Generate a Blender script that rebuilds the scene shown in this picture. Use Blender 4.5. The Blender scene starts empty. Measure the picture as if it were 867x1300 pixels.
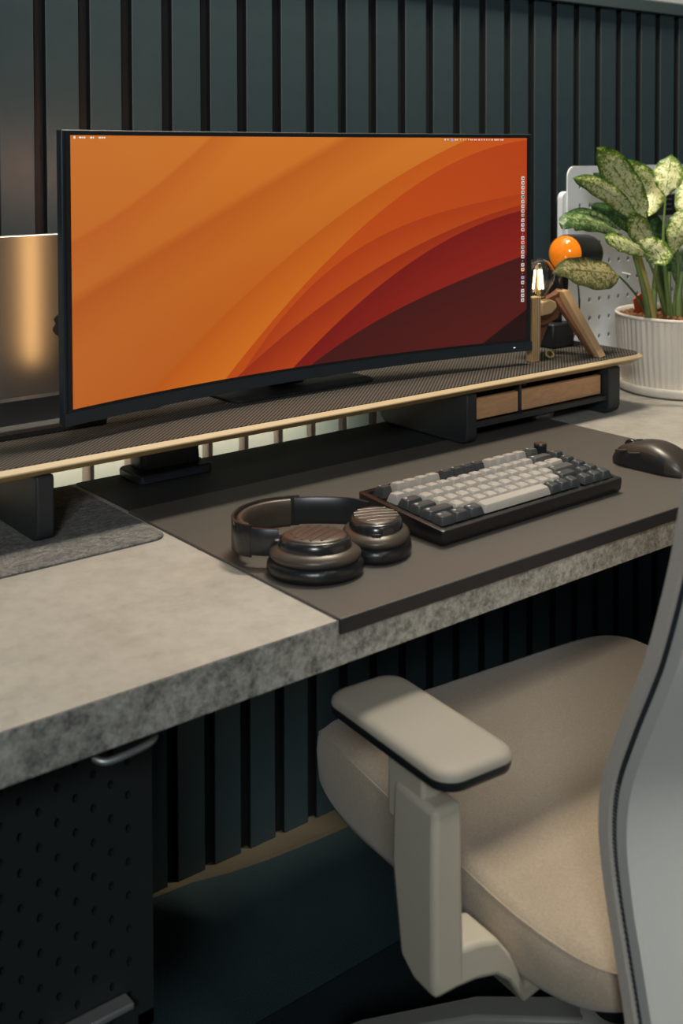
import bpy, bmesh, math, random
from mathutils import Vector, Matrix, Euler
random.seed(7)
PI = math.pi
SC = bpy.context.scene
COL = SC.collection
DZ = 0.74          # height of the desk top above the floor; the coordinates below are measured from the desk top

# ------------------------------------------------------------------ camera
F_PX, CY = 1454.08, 238.7
YAW, PITCH, ROLL = 0.6764, 0.0333, -0.0025
CAMP = Vector((-0.6726, -0.8452, 0.4496))
_f = Vector((math.sin(YAW)*math.cos(PITCH), math.cos(YAW)*math.cos(PITCH), -math.sin(PITCH)))
_r = Vector((math.cos(YAW), -math.sin(YAW), 0)); _u = _r.cross(_f)
_r, _u = _r*math.cos(ROLL)+_u*math.sin(ROLL), _u*math.cos(ROLL)-_r*math.sin(ROLL)
cam_d = bpy.data.cameras.new('camera'); cam = bpy.data.objects.new('camera', cam_d); COL.objects.link(cam)
cam.matrix_world = Matrix(((_r.x,_u.x,-_f.x,CAMP.x),(_r.y,_u.y,-_f.y,CAMP.y),(_r.z,_u.z,-_f.z,CAMP.z+DZ),(0,0,0,1)))
cam_d.sensor_fit = 'HORIZONTAL'; cam_d.sensor_width = 24.0
cam_d.lens = F_PX/867*24.0
cam_d.shift_y = -(650-CY)/867
cam_d.clip_start = 0.05; cam_d.clip_end = 50
cam_d.dof.use_dof = True; cam_d.dof.focus_distance = 1.55; cam_d.dof.aperture_fstop = 6.3
SC.camera = cam
def at(px, py, x=None, y=None, z=None):
    d = _r*((px-433.5)/F_PX) + _u*(-(py-CY)/F_PX) + _f
    t = (x-CAMP.x)/d.x if x is not None else (y-CAMP.y)/d.y if y is not None else (z-CAMP.z)/d.z
    return CAMP + d*t

# ------------------------------------------------------------------ world, lights, exposure
w = bpy.data.worlds.new('room_light'); SC.world = w; w.use_nodes = True
bg = w.node_tree.nodes['Background']; bg.inputs[0].default_value = (0.74, 0.90, 1.0, 1); bg.inputs[1].default_value = 0.042
def area(name, loc, target, sx, sy, power, col, spread=180):
    l = bpy.data.lights.new(name, 'AREA'); l.shape = 'RECTANGLE'; l.size = sx; l.size_y = sy
    l.energy = power; l.color = col; l.spread = math.radians(spread)
    o = bpy.data.objects.new(name, l); COL.objects.link(o)
    o.location = Vector(loc)+Vector((0,0,DZ))
    o.rotation_euler = (Vector(target)-Vector(loc)).to_track_quat('-Z','Y').to_euler()
    return o
area('ceiling_light', (0.75,0.43,1.90), (0.72,0.40,0), 0.45, 0.07, 32, (1.0,0.88,0.71))
area('second_ceiling_light', (0.25,0.36,1.90), (0.22,0.30,0), 0.30, 0.07, 7, (1.0,0.93,0.82))
area('rear_downlight', (0.15,-1.45,1.90), (0.42,-0.42,-0.2), 0.35, 0.35, 1.35, (1.0,0.96,0.88), 34)
area('window_light', (-2.6,-3.0,2.15), (0.5,0.4,0.1), 0.8, 0.7, 72, (0.93,0.98,1.0))
SC.view_settings.view_transform = 'Standard'; SC.view_settings.look = 'None'
SC.view_settings.exposure = 0.0; SC.view_settings.gamma = 1.0; SC.view_settings.use_curve_mapping = False

# ------------------------------------------------------------------ materials
def s2l(c):
    return tuple(((v/255)/12.92 if v/255 <= 0.04045 else ((v/255+0.055)/1.055)**2.4) for v in c)
class N:
    """small node helper"""
    def __init__(s, m): s.t = m.node_tree; s.n = s.t.nodes; s.l = s.t.links
    def new(s, t, **k):
        n = s.n.new(t)
        for a, b in k.items(): setattr(n, a, b)
        return n
    def put(s, inp, v):
        if isinstance(v, bpy.types.NodeSocket): s.l.new(v, inp)
        else: inp.default_value = v
    def math(s, op, a, b=0.0, c=0.0, clamp=False):
        n = s.new('ShaderNodeMath', operation=op, use_clamp=clamp)
        s.put(n.inputs[0], a); s.put(n.inputs[1], b); s.put(n.inputs[2], c); return n.outputs[0]
    def mix(s, f, a, b):
        n = s.new('ShaderNodeMix', data_type='RGBA')
        s.put(n.inputs[0], f)
        s.put(n.inputs[6], a if isinstance(a, bpy.types.NodeSocket) else (*a, 1)); s.put(n.inputs[7], b if isinstance(b, bpy.types.NodeSocket) else (*b, 1))
        return n.outputs[2]
    def coord(s, kind='Object', scale=(1,1,1), rot=(0,0,0)):
        tc = s.new('ShaderNodeTexCoord'); mp = s.new('ShaderNodeMapping'); s.l.new(tc.outputs[kind], mp.inputs[0])
        mp.inputs['Scale'].default_value = scale; mp.inputs['Rotation'].default_value = rot
        return mp.outputs[0]
    def noise(s, vec, scale, detail=4, rough=0.5, dist=0):
        n = s.new('ShaderNodeTexNoise'); s.l.new(vec, n.inputs['Vector'])
        n.inputs['Scale'].default_value = scale; n.inputs['Detail'].default_value = detail
        n.inputs['Roughness'].default_value = rough; n.inputs['Distortion'].default_value = dist
        return n.outputs[0]
    def ramp(s, f, stops):
        n = s.new('ShaderNodeValToRGB'); s.l.new(f, n.inputs[0]); cr = n.color_ramp
        while len(cr.elements) < len(stops): cr.elements.new(0.5)
        for e, (p, c) in zip(cr.elements, stops): e.position = p; e.color = (*c, 1) if len(c) == 3 else c
        return n.outputs[0]
    def bump(s, h, strength, dist):
        n = s.new('ShaderNodeBump'); n.inputs['Strength'].default_value = strength; n.inputs['Distance'].default_value = dist
        s.l.new(h, n.inputs['Height']); s.l.new(n.outputs[0], s.p.inputs['Normal'])
def mat(name, col=(0.5,0.5,0.5), rough=0.5, metal=0.0, spec=0.5, **kw):
    m = bpy.data.materials.new(name); m.use_nodes = True; h = N(m); h.p = m.node_tree.nodes['Principled BSDF']
    p = h.p; p.inputs['Base Color'].default_value = (*col, 1); p.inputs['Roughness'].default_value = rough
    p.inputs['Metallic'].default_value = metal; p.inputs['Specular IOR Level'].default_value = spec
    for k, v in kw.items(): p.inputs[k.replace('_',' ')].default_value = v
    return m, h
def plain(name, col, rough=0.5, metal=0.0, spec=0.5, grain=0.06, gscale=60, bump=0.0, **kw):
    """plain colour with a faint procedural variation"""
    m, h = mat(name, col, rough, metal, spec, **kw)
    n = h.noise(h.coord(), gscale, 3)
    a = tuple(c*(1-grain) for c in col); b = tuple(min(1, c*(1+grain)) for c in col)
    h.put(h.p.inputs['Base Color'], h.mix(n, a, b))
    if bump: h.bump(n, bump, 0.001)
    return m
M = {}
# concrete laminate
def concrete():
    m, h = mat('concrete_laminate', rough=0.55, spec=0.35)
    v = h.coord(); v2 = h.coord(scale=(1,1,1), rot=(0,0,0.3))
    big = h.noise(h.coord(scale=(1,1.6,2)), 5, 5, 0.6, 0.4); fine = h.noise(v, 55, 6, 0.7, 0.2); mid = h.noise(v, 24, 5, 0.65, 0.8)
    c1 = h.ramp(big, [(0.25,(0.27,0.25,0.21)),(0.48,(0.39,0.37,0.325)),(0.72,(0.50,0.48,0.43))])
    c2 = h.ramp(fine, [(0.30,(0.24,0.225,0.19)),(0.5,(0.39,0.37,0.33)),(0.75,(0.52,0.50,0.45))])
    c3 = h.ramp(mid, [(0.3,(0.27,0.255,0.215)),(0.52,(0.40,0.38,0.335)),(0.7,(0.46,0.44,0.395))])
    c = h.mix(0.30, h.mix(0.40, c1, c3), c2)
    h.put(h.p.inputs['Base Color'], c); h.bump(fine, 0.15, 0.001)
    return m
M['concrete'] = concrete()
def concrete_edge():
    m, h = mat('concrete_edge_band', rough=0.6, spec=0.3)
    v = h.coord(); fine = h.noise(v, 95, 8, 0.85, 0.0); mid = h.noise(v, 19, 6, 0.75, 0.2)
    c2 = h.ramp(fine, [(0.40,(0.06,0.06,0.055)),(0.5,(0.33,0.32,0.28)),(0.62,(0.62,0.60,0.54))])
    c3 = h.ramp(mid, [(0.36,(0.12,0.12,0.105)),(0.52,(0.33,0.32,0.28)),(0.7,(0.50,0.49,0.44))])
    h.put(h.p.inputs['Base Color'], h.mix(0.42, c2, c3)); return m
M['concrete_edge'] = concrete_edge()
M['wall'] = plain('shaded_channel_wall', (0.008,0.010,0.011), 0.6, gscale=12, grain=0.12)  # near-black, with the shade of the batten channels put into the colour
M['batten'] = plain('dark_teal_batten', (0.043,0.070,0.078), 0.42, gscale=30, grain=0.14, bump=0.05)
M['rail'] = plain('teal_rail', (0.075,0.105,0.11), 0.4)
M['white_wall'] = plain('white_paint', (0.75,0.74,0.72), 0.8)
def carpet(name, a, b, sc=350):
    m, h = mat(name, rough=0.95, spec=0.1); v = h.coord(); n = h.noise(v, sc, 3, 0.7); g = h.noise(v, 9, 3)
    h.put(h.p.inputs['Base Color'], h.mix(h.math('MULTIPLY_ADD', n, 0.7, h.math('MULTIPLY', g, 0.3)), a, b)); h.bump(n, 0.6, 0.004); return m
M['floor'] = carpet('beige_floor_carpet', (0.07,0.060,0.040), (0.15,0.13,0.09))
M['rug'] = carpet('dark_teal_rug', (0.014,0.028,0.031), (0.05,0.08,0.088))
M['chair_mat'] = carpet('darker_rug', (0.008,0.014,0.016), (0.02,0.032,0.036))
def felt():
    m, h = mat('grey_felt', rough=1.0, spec=0.05); v = h.coord(); n = h.noise(v, 160, 5, 0.8, 1.2); g = h.noise(h.coord(scale=(1,2.2,1)), 60, 4, 0.6, 1.5)
    f = h.math('ADD', h.math('MULTIPLY', n, 0.55), h.math('MULTIPLY', g, 0.45))
    h.put(h.p.inputs['Base Color'], h.ramp(f, [(0.33,(0.06,0.062,0.063)),(0.5,(0.19,0.187,0.18)),(0.66,(0.36,0.345,0.325))])); h.bump(n, 0.8, 0.002); return m
M['felt'] = felt()
M['pad'] = plain('dark_leather_pad', (0.092,0.084,0.073), 0.45, gscale=600, grain=0.10, bump=0.12, spec=0.4)
M['pad_back'] = plain('black_mat', (0.022,0.024,0.025), 0.6, gscale=500, bump=0.1)
M['pad_edge'] = plain('dark_pad_edge', (0.022,0.022,0.023), 0.5)
def twill():
    m, h = mat('ribbed_felt_top', rough=0.75, spec=0.25); tc = h.coord(rot=(0,0,math.radians(-41)))
    sx = h.new('ShaderNodeSeparateXYZ'); h.l.new(tc, sx.inputs[0])
    s = h.math('SINE', h.math('MULTIPLY', sx.outputs[1], 2*PI/0.0047))
    s2 = h.math('SINE', h.math('MULTIPLY', sx.outputs[0], 2*PI/0.012))
    t = h.math('MULTIPLY_ADD', s, 0.42, 0.5, clamp=True); t2 = h.math('MULTIPLY_ADD', s2, 0.08, 0.92)
    t = h.math('MULTIPLY', t, t2)
    h.put(h.p.inputs['Base Color'], h.mix(t, (0.010,0.010,0.010), (0.15,0.13,0.105))); h.bump(t, 0.6, 0.0012); return m
M['twill'] = twill()
def wood(name, a, b, scale=(2,30,30), sc=6, rough=0.5):
    m, h = mat(name, rough=rough, spec=0.35); v = h.coord(scale=scale); n = h.noise(v, sc, 6, 0.65, 1.2); n2 = h.noise(v, sc*4, 4, 0.6)
    h.put(h.p.inputs['Base Color'], h.mix(h.math('MULTIPLY_ADD', n2, 0.3, h.math('MULTIPLY', n, 0.7)), a, b)); return m
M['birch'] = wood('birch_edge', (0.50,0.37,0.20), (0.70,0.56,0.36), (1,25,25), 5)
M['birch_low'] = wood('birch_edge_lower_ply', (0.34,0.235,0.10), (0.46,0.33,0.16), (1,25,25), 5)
M['oak'] = wood('oak_drawer_front', (0.34,0.16,0.075), (0.85,0.50,0.26), (3,14,22), 9, 0.45)
def ply(axis):
    m, h = mat('plywood_layers_'+'xyz'[axis], rough=0.55, spec=0.3); c = h.coord(); sx = h.new('ShaderNodeSeparateXYZ'); h.l.new(c, sx.inputs[0])
    s = h.math('SINE', h.math('MULTIPLY', sx.outputs[axis], 2*PI/0.0042)); n = h.noise(h.coord(scale=(40,40,3)), 12, 4)
    f = h.math('MULTIPLY_ADD', s, 0.42, h.math('MULTIPLY_ADD', n, 0.7, 0.18), clamp=True)
    h.put(h.p.inputs['Base Color'], h.mix(f, (0.16,0.07,0.025), (0.80,0.56,0.28))); return m
M['ply'] = ply(0)
M['veneer'] = wood('reddish_veneer', (0.13,0.055,0.03), (0.24,0.11,0.055), (20,20,3), 7, 0.4)
M['pale_wood'] = wood('pale_wood', (0.50,0.31,0.15), (0.68,0.46,0.25), (20,20,4), 7, 0.5)
M['black'] = plain('black_plastic', (0.014,0.016,0.018), 0.42)
M['black_satin'] = plain('black_satin_plastic', (0.020,0.022,0.024), 0.30, spec=0.6)
M['black_metal'] = plain('black_powder_coated_steel', (0.018,0.023,0.026), 0.5, gscale=400, bump=0.1)
M['bezel'] = plain('slate_bezel', (0.022,0.032,0.040), 0.38, spec=0.5)
M['tray_black'] = plain('black_perforated_steel', (0.016,0.020,0.020), 0.45)
M['leatherette'] = plain('black_leatherette', (0.013,0.013,0.014), 0.30, gscale=500, bump=0.25, spec=0.6)
M['bronze'] = plain('satin_dark_bronze_plastic', (0.075,0.060,0.045), 0.36, metal=0.25, spec=0.6)
M['dark_gloss'] = plain('dark_glossy_plastic', (0.022,0.022,0.022), 0.22, spec=0.6)
M['alu'] = plain('brushed_aluminium', (0.42,0.40,0.38), 0.42, metal=0.9, grain=0.03)
M['steel_light'] = plain('grey_metal', (0.30,0.31,0.31), 0.35, metal=0.6)
M['dock'] = plain('blue_grey_metal', (0.055,0.070,0.085), 0.35, metal=0.3)
M['key_light'] = plain('light_grey_keycap', (0.36,0.345,0.315), 0.5, gscale=300)
M['key_dark'] = plain('charcoal_keycap', (0.040,0.046,0.050), 0.40, gscale=300)
M['key_mid'] = plain('slate_keycap', (0.075,0.078,0.075), 0.45, gscale=300)
M['legend'] = plain('pale_legend', (0.5,0.58,0.56), 0.6)
M['legend_dark'] = plain('grey_legend', (0.22,0.21,0.20), 0.6)
M['kb_case'] = plain('black_anodised_case', (0.010,0.010,0.010), 0.26, spec=0.6)
M['brass'] = plain('brown_metal', (0.16,0.10,0.06), 0.3, metal=0.7)
M['mouse'] = plain('matte_bronze_black', (0.045,0.038,0.030), 0.34, metal=0.15, spec=0.6, gscale=700)
M['ceramic'] = plain('cream_ceramic', (0.84,0.78,0.69), 0.55, gscale=18, grain=0.05)
M['saucer'] = plain('cream_saucer', (0.82,0.77,0.68), 0.45)
M['clay'] = plain('clay_pebble', (0.20,0.085,0.035), 0.9, gscale=120, grain=0.5)
M['pegwhite'] = plain('white_pegboard', (0.86,0.90,0.94), 0.5, grain=0.02)
M['shell'] = plain('light_grey_chair_plastic', (0.50,0.50,0.47), 0.5, gscale=300, grain=0.04)
M['arm'] = plain('warm_grey_chair_plastic', (0.46,0.42,0.33), 0.5, gscale=300, grain=0.04)
M['armpad'] = plain('soft_grey_armpad', (0.27,0.25,0.21), 0.6, gscale=500, grain=0.05)
M['red'] = plain('orange_red_plastic', (0.55,0.09,0.03), 0.4)
M['yellow'] = plain('yellow_ring', (0.55,0.42,0.12), 0.4)
def fabric(name, a, b, per=0.0016):
    m, h = mat(name, rough=0.95, spec=0.1); c = h.coord(rot=(0,0,0.5)); sx = h.new('ShaderNodeSeparateXYZ'); h.l.new(c, sx.inputs[0])
    s = h.math('SINE', h.math('MULTIPLY', h.math('ADD', sx.outputs[0], h.math('MULTIPLY', sx.outputs[2], 0.7)), 2*PI/per)); n = h.noise(c, 420, 3, 0.7)
    f = h.math('MULTIPLY_ADD', s, 0.22, n, clamp=True)
    h.put(h.p.inputs['Base Color'], h.mix(f, a, b)); h.bump(f, 0.5, 0.0008)
    h.p.inputs['Sheen Weight'].default_value = 0.25; return m
M['seat'] = fabric('grey_beige_woven_fabric', (0.30,0.245,0.185), (0.56,0.465,0.35))
M['base_grey'] = plain('dim_grey_nylon', (0.22,0.22,0.20), 0.5)
M['mesh'] = fabric('pale_knit_mesh', (0.40,0.36,0.31), (0.58,0.53,0.47), 0.0025)
M['stem'] = None
def leafmat(name, cream, green, dark, thr, spk=70):
    m, h = mat(name, rough=0.42, spec=0.4)
    uv = h.new('ShaderNodeUVMap'); sx = h.new('ShaderNodeSeparateXYZ'); h.l.new(uv.outputs[0], sx.inputs[0])
    d = h.math('ABSOLUTE', h.math('SUBTRACT', sx.outputs[0], 0.5))       # 0 midrib .. .5 margin
    o = h.coord(); n = h.noise(o, spk*2.2, 3, 0.65, 0.6); n2 = h.noise(o, spk*6, 2, 0.6)
    sp = h.math('ADD', h.math('MULTIPLY', n, 0.6), h.math('MULTIPLY', n2, 0.4))
    edge = h.math('MULTIPLY', h.math('POWER', h.math('MULTIPLY', d, 2.0), 4.0), 0.22)
    tipf = h.math('MULTIPLY', h.math('POWER', sx.outputs[1], 6.0), 0.20)
    rib = h.math('MULTIPLY', h.math('LESS_THAN', d, 0.025), 0.07)
    f = h.math('ADD', h.math('ADD', h.math('ADD', sp, edge), tipf), rib)
    c = h.ramp(f, [(thr-0.035, cream), (thr+0.02, green), (thr+0.16, dark)])
    h.put(h.p.inputs['Base Color'], c); h.p.inputs['Subsurface Weight'].default_value = 0.0
    h.bump(n, 0.3, 0.002); return m
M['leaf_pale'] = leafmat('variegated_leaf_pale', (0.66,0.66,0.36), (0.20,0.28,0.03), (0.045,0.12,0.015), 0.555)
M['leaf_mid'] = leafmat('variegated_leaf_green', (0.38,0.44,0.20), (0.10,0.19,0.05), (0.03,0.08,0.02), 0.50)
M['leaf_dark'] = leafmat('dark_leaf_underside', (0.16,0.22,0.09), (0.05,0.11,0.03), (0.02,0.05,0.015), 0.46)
M['leaf_brown'] = leafmat('olive_faded_leaf', (0.36,0.31,0.15), (0.15,0.15,0.055), (0.05,0.06,0.02), 0.52, 55)
M['stem'] = plain('pale_green_stem', (0.16,0.24,0.07), 0.45, gscale=25, grain=0.5)
M['stem_dark'] = plain('dark_green_stem', (0.04,0.09,0.025), 0.5, gscale=25, grain=0.4)
M['stem_pale'] = plain('yellowish_stem', (0.48,0.40,0.12), 0.5, gscale=25, grain=0.3)
def glow(name, col, strength):
    m, h = mat(name, (0.8,0.8,0.8), 0.5); h.p.inputs['Emission Color'].default_value = (*col,1); h.p.inputs['Emission Strength'].default_value = strength; return m
M['led'] = glow('led_strip_diffuser', (1.0,0.72,0.45), 6)
M['led_warm'] = glow('warm_led_bar', (1.0,0.55,0.20), 5)
M['led_dim'] = glow('dim_warm_led_bar', (1.0,0.50,0.32), 42.0)
M['filament'] = glow('filament', (1.0,0.74,0.46), 7)
def glassy(name, col, alpha, rough=0.05):
    m, h = mat(name, col, rough, spec=0.6); h.p.inputs['Transmission Weight'].default_value = 1.0; h.p.inputs['IOR'].default_value = 1.45; return m
M['bulb_glass'] = glassy('amber_tinted_glass', (1.0,0.94,0.85), 1)
m, h = mat('orange_glass', (0.85,0.22,0.01), 0.12, spec=0.7); h.p.inputs['Emission Color'].default_value = (1.0,0.25,0.01,1); h.p.inputs['Emission Strength'].default_value = 0.35
h.p.inputs['Coat Weight'].default_value = 0.6
M['orange_glass'] = m
M['white_print'] = glow('white_screen_pixels', (0.9,0.78,0.68), 0.55)
M['lens_dot'] = glow('small_white_led', (0.8,0.9,1.0), 1.0)

# screen picture: flat print of soft arcs, by polynomials in the screen's own uv
ARCS = dict(B1=[-0.107,-0.466,1.933,-0.275], B2=[-0.922,0.473,2.054,-0.635], B3=[2.144,-6.007,5.981,-1.403], B4=[-0.133,-0.464,1.789,-0.53],
            B5=[-0.563,-0.04,2.137,-0.902], B6=[0.954,-2.65,3.11,-1.001], B7=[1.394,-1.249], E1=[1.79,0.895,0.601], E2=[1.2,0.74,0.495], E3=[0.142,0.962,0.387], E4=[0.299,0.784,0.309])
def screen_mat():
    m = bpy.data.materials.new('screen_wallpaper'); m.use_nodes = True; h = N(m); h.p = m.node_tree.nodes['Principled BSDF']
    uv = h.new('ShaderNodeUVMap'); sx = h.new('ShaderNodeSeparateXYZ'); h.l.new(uv.outputs[0], sx.inputs[0]); U, V = sx.outputs[0], sx.outputs[1]
    def poly(c):
        v = c[0]
        for k in c[1:]: v = h.math('MULTIPLY_ADD', v, U, k)
        return v
    def diff(k): return h.math('SUBTRACT', poly(ARCS[k]), V)      # > 0 below the curve
    def below(k, soft=0.003): return h.math('MULTIPLY_ADD', diff(k), 1/soft, 0.5, clamp=True)
    def fade(k, dist): return h.math('MULTIPLY', diff(k), 1/dist, clamp=True)   # grows away from the curve
    L = lambda *c: s2l(c)
    base = h.mix(h.math('MULTIPLY_ADD', V, 1.0, 0.0, clamp=True), L(180,84,18), L(204,116,38))
    base = h.mix(h.math('MULTIPLY', h.math('SUBTRACT', 0.35, U), 1.4, clamp=True), base, L(192,108,48))
    e12 = h.math('MULTIPLY', below('E1', 0.02), h.math('SUBTRACT', 1.0, fade('E1', 0.16)))
    base = h.mix(h.math('MULTIPLY', e12, 0.42), base, L(176,74,20))
    e34 = h.math('MULTIPLY', below('E3', 0.04), h.math('SUBTRACT', 1.0, fade('E3', 0.20)))
    base = h.mix(h.math('MULTIPLY', e34, 0.50), base, L(166,66,14))
    right = h.math('MULTIPLY', h.math('SUBTRACT', U, 0.55), 1.9, clamp=True)
    c = base
    c1 = h.mix(fade('B1', 0.30), L(186,88,22), L(206,112,28)); c1 = h.mix(right, c1, L(196,78,22)); c = h.mix(below('B1'), c, c1)
    c2 = h.mix(fade('B2', 0.45), L(184,72,16), L(196,88,22)); c2 = h.mix(right, c2, L(178,62,20)); c = h.mix(below('B2'), c, c2)
    c3 = h.mix(fade('B3', 0.2), L(168,58,18), L(188,78,20)); c = h.mix(below('B3'), c, c3)
    c4 = h.mix(fade('B4', 0.18), L(150,44,16), L(176,64,18)); c = h.mix(below('B4'), c, c4)
    c5 = h.mix(fade('B5', 0.3), L(116,22,18), L(142,34,20)); c = h.mix(below('B5'), c, c5)
    c6 = h.mix(fade('B6', 0.4), L(66,20,18), L(86,24,20)); c = h.mix(below('B6'), c, c6)
    c = h.mix(below('B7'), c, L(34,8,10))
    p = h.p; p.inputs['Base Color'].default_value = (0.01,0.01,0.01,1); p.inputs['Roughness'].default_value = 0.5; p.inputs['Specular IOR Level'].default_value = 0.25
    h.put(p.inputs['Emission Color'], c); p.inputs['Emission Strength'].default_value = 0.95
    return m
M['screen'] = screen_mat()
def lid_mat():
    m, h = mat('silver_laptop_shell', (0.60,0.57,0.54), 0.38, metal=1.0); n = h.noise(h.coord(), 500, 2)
    h.bump(n, 0.03, 0.001); return m
M['lid'] = lid_mat()

# ------------------------------------------------------------------ mesh helpers
class MB:
    def __init__(s): s.v = []; s.f = []; s.uv = {}; s.mi = []; s.cur = 0
    def add(s, vs, fs):
        b = len(s.v); s.v += [Vector(v) for v in vs]
        for f in fs: s.f.append([i+b for i in f]); s.mi.append(s.cur)
        return s
    def box(s, a, b):
        x0,y0,z0 = a; x1,y1,z1 = b
        return s.add([(x0,y0,z0),(x1,y0,z0),(x1,y1,z0),(x0,y1,z0),(x0,y0,z1),(x1,y0,z1),(x1,y1,z1),(x0,y1,z1)],
                     [(0,3,2,1),(4,5,6,7),(0,1,5,4),(1,2,6,5),(2,3,7,6),(3,0,4,7)])
    def loft(s, rings, cap=True, closed=True):
        n = len(rings[0]); vs = [p for r in rings for p in r]; fs = []
        for i in range(len(rings)-1):
            for j in range(n if closed else n-1):
                k = (j+1) % n; fs.append((i*n+j, i*n+k, (i+1)*n+k, (i+1)*n+j))
        if cap and closed: fs.append(tuple(reversed(range(n)))); fs.append(tuple(range((len(rings)-1)*n, len(rings)*n)))
        return s.add(vs, fs)
    def lathe(s, prof, c=(0,0,0), seg=40, sx=1, sy=1, cap=True, rib=0, nrib=0, rot=0):
        rings = []
        for r, z in prof:
            ring = []; rib_ = rib if r > 0.05 else 0
            for j in range(seg):
                a = 2*PI*j/seg; rr = r + (rib_*math.cos(nrib*a) if rib_ else 0)
                x = rr*sx*math.cos(a); y = rr*sy*math.sin(a)
                ring.append((c[0]+x*math.cos(rot)-y*math.sin(rot), c[1]+x*math.sin(rot)+y*math.cos(rot), c[2]+z))
            rings.append(ring)
        return s.loft(rings, cap)
    def tube(s, pts, r, seg=10, r2=None):
        pts = [Vector(p) for p in pts]; n = len(pts); rings = []; up = None
        for i, p in enumerate(pts):
            t = (pts[min(i+1,n-1)]-pts[max(i-1,0)]).normalized()
            if up is None: up = t.orthogonal().normalized()
            up = (up - t*up.dot(t)).normalized(); sd = t.cross(up)
            rr = r if r2 is None else r + (r2-r)*i/(n-1)
            rings.append([p + up*(rr*math.cos(2*PI*j/seg)) + sd*(rr*math.sin(2*PI*j/seg)) for j in range(seg)])
        return s.loft(rings)
    def prism(s, poly, axis, a, b):
        """poly in the two other axes (kept order xy, xz or yz), extruded along axis from a to b"""
        def P(u, v, w): return {2:(u,v,w), 1:(u,w,v), 0:(w,u,v)}[axis]
        return s.loft([[P(u,v,a) for u,v in poly], [P(u,v,b) for u,v in poly]])
    def xform(s, mtx):
        s.v = [mtx @ v for v in s.v]; return s
def rrect(x0, y0, x1, y1, r, n=6):
    out = []
    for cx, cy, a0 in ((x1-r,y1-r,0),(x0+r,y1-r,PI/2),(x0+r,y0+r,PI),(x1-r,y0+r,3*PI/2)):
        for i in range(n+1):
            a = a0 + PI/2*i/n; out.append((cx+r*math.cos(a), cy+r*math.sin(a)))
    return out
def smooth_path(pts, n=8):
    pts = [Vector(p) for p in pts]; P = [pts[0]*2-pts[1]] + pts + [pts[-1]*2-pts[-2]]; out = []
    for i in range(1, len(P)-2):
        for k in range(n):
            t = k/n; a,b,c,d = P[i-1],P[i],P[i+1],P[i+2]
            out.append(0.5*((2*b)+(c-a)*t+(2*a-5*b+4*c-d)*t*t+(3*b-a-3*c+d)*t**3))
    out.append(pts[-1]); return out
ORG = {}
def link(o): COL.objects.link(o); return o
def tag(o, label=None, cat=None, group=None, kind=None):
    if label: o['label'] = label
    if cat: o['category'] = cat
    if group: o['group'] = group
    if kind: o['kind'] = kind
    return o
def thing(name, loc, label, cat, group=None, rz=0, kind=None):
    o = bpy.data.objects.new(name, None); link(o); o.empty_display_size = 0.05
    o.location = Vector(loc)+Vector((0,0,DZ)); o.rotation_euler = (0,0,rz); ORG[o] = Vector(loc)
    return tag(o, label, cat, group, kind)
def obj(name, mb, m, parent=None, smooth=None, bevel=None, seg=2, local=False, org=None, label=None, kind=None, sub=0, solid=None, uv=None):
    """one mesh object. coordinates are desk coordinates unless local"""
    me = bpy.data.meshes.new(name)
    if parent is not None: og = ORG[parent]
    else: og = Vector(org if org is not None else (0,0,0))
    vs = [tuple(v) if local else tuple(v-og) for v in mb.v]
    me.from_pydata(vs, [], mb.f); me.validate(); me.update()
    bm = bmesh.new(); bm.from_mesh(me); bmesh.ops.recalc_face_normals(bm, faces=bm.faces) if uv is None else None
    bm.to_mesh(me); bm.free()
    for mm in (m if isinstance(m, (list,tuple)) else [m]): me.materials.append(mm)
    if isinstance(m, (list,tuple)) and len(me.polygons) == len(mb.mi):
        for p, i in zip(me.polygons, mb.mi): p.material_index = i
    o = bpy.data.objects.new(name, me); link(o)
    if parent is not None: o.parent = parent
    else: o.location = og+Vector((0,0,DZ))
    ORG[o] = og
    if uv is not None:
        ul = me.uv_layers.new(name='UVMap')
        for lp in me.loops: ul.data[lp.index].uv = uv[lp.vertex_index]
    if solid: md = o.modifiers.new('solid','SOLIDIFY'); md.thickness = solid; md.offset = 0
    if bevel:
        md = o.modifiers.new('bevel','BEVEL'); md.width = bevel; md.segments = seg; md.limit_method = 'ANGLE'; md.angle_limit = math.radians(35)
    if sub: md = o.modifiers.new('sub','SUBSURF'); md.levels = sub; md.render_levels = sub
    if smooth is not None or bevel or sub:
        for p in me.polygons: p.use_smooth = True
        try: me.set_sharp_from_angle(angle=math.radians(smooth if smooth else (180 if sub else 40)))
        except Exception: pass
    if label: o['label'] = label
    if kind: o['kind'] = kind
    return o
def copy_of(o, loc=None, parent=None, rot=None):
    c = o.copy(); link(c)
    if loc is not None: c.location = loc
    if rot is not None: c.rotation_euler = rot
    if parent is not None: c.parent = parent
    ORG[c] = ORG[o]; return c

# ================================================================== SETTING
YW = 0.745; FLZ = -0.74
fl = obj('floor', MB().box((-1.9,-1.7,FLZ-0.03),(3.3,YW+0.02,FLZ)), M['floor'], org=(0,0,FLZ), kind='structure')
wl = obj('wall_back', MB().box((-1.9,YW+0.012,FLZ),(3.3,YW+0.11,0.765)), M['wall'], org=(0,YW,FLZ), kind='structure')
BP = 0.07107; BX0 = -0.0246
b0 = None
for k in range(-24, 46):
    x = BX0+k*BP
    if b0 is None:
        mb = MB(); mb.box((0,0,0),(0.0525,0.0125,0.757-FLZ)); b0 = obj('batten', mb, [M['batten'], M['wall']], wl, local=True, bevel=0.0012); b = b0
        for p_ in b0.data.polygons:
            if abs(p_.normal.x) > 0.5 or p_.normal.y > 0.5: p_.material_index = 1      # gap shade painted black on sides and back, teal face
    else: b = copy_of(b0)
    b.location = (x, 0, 0)
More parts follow.
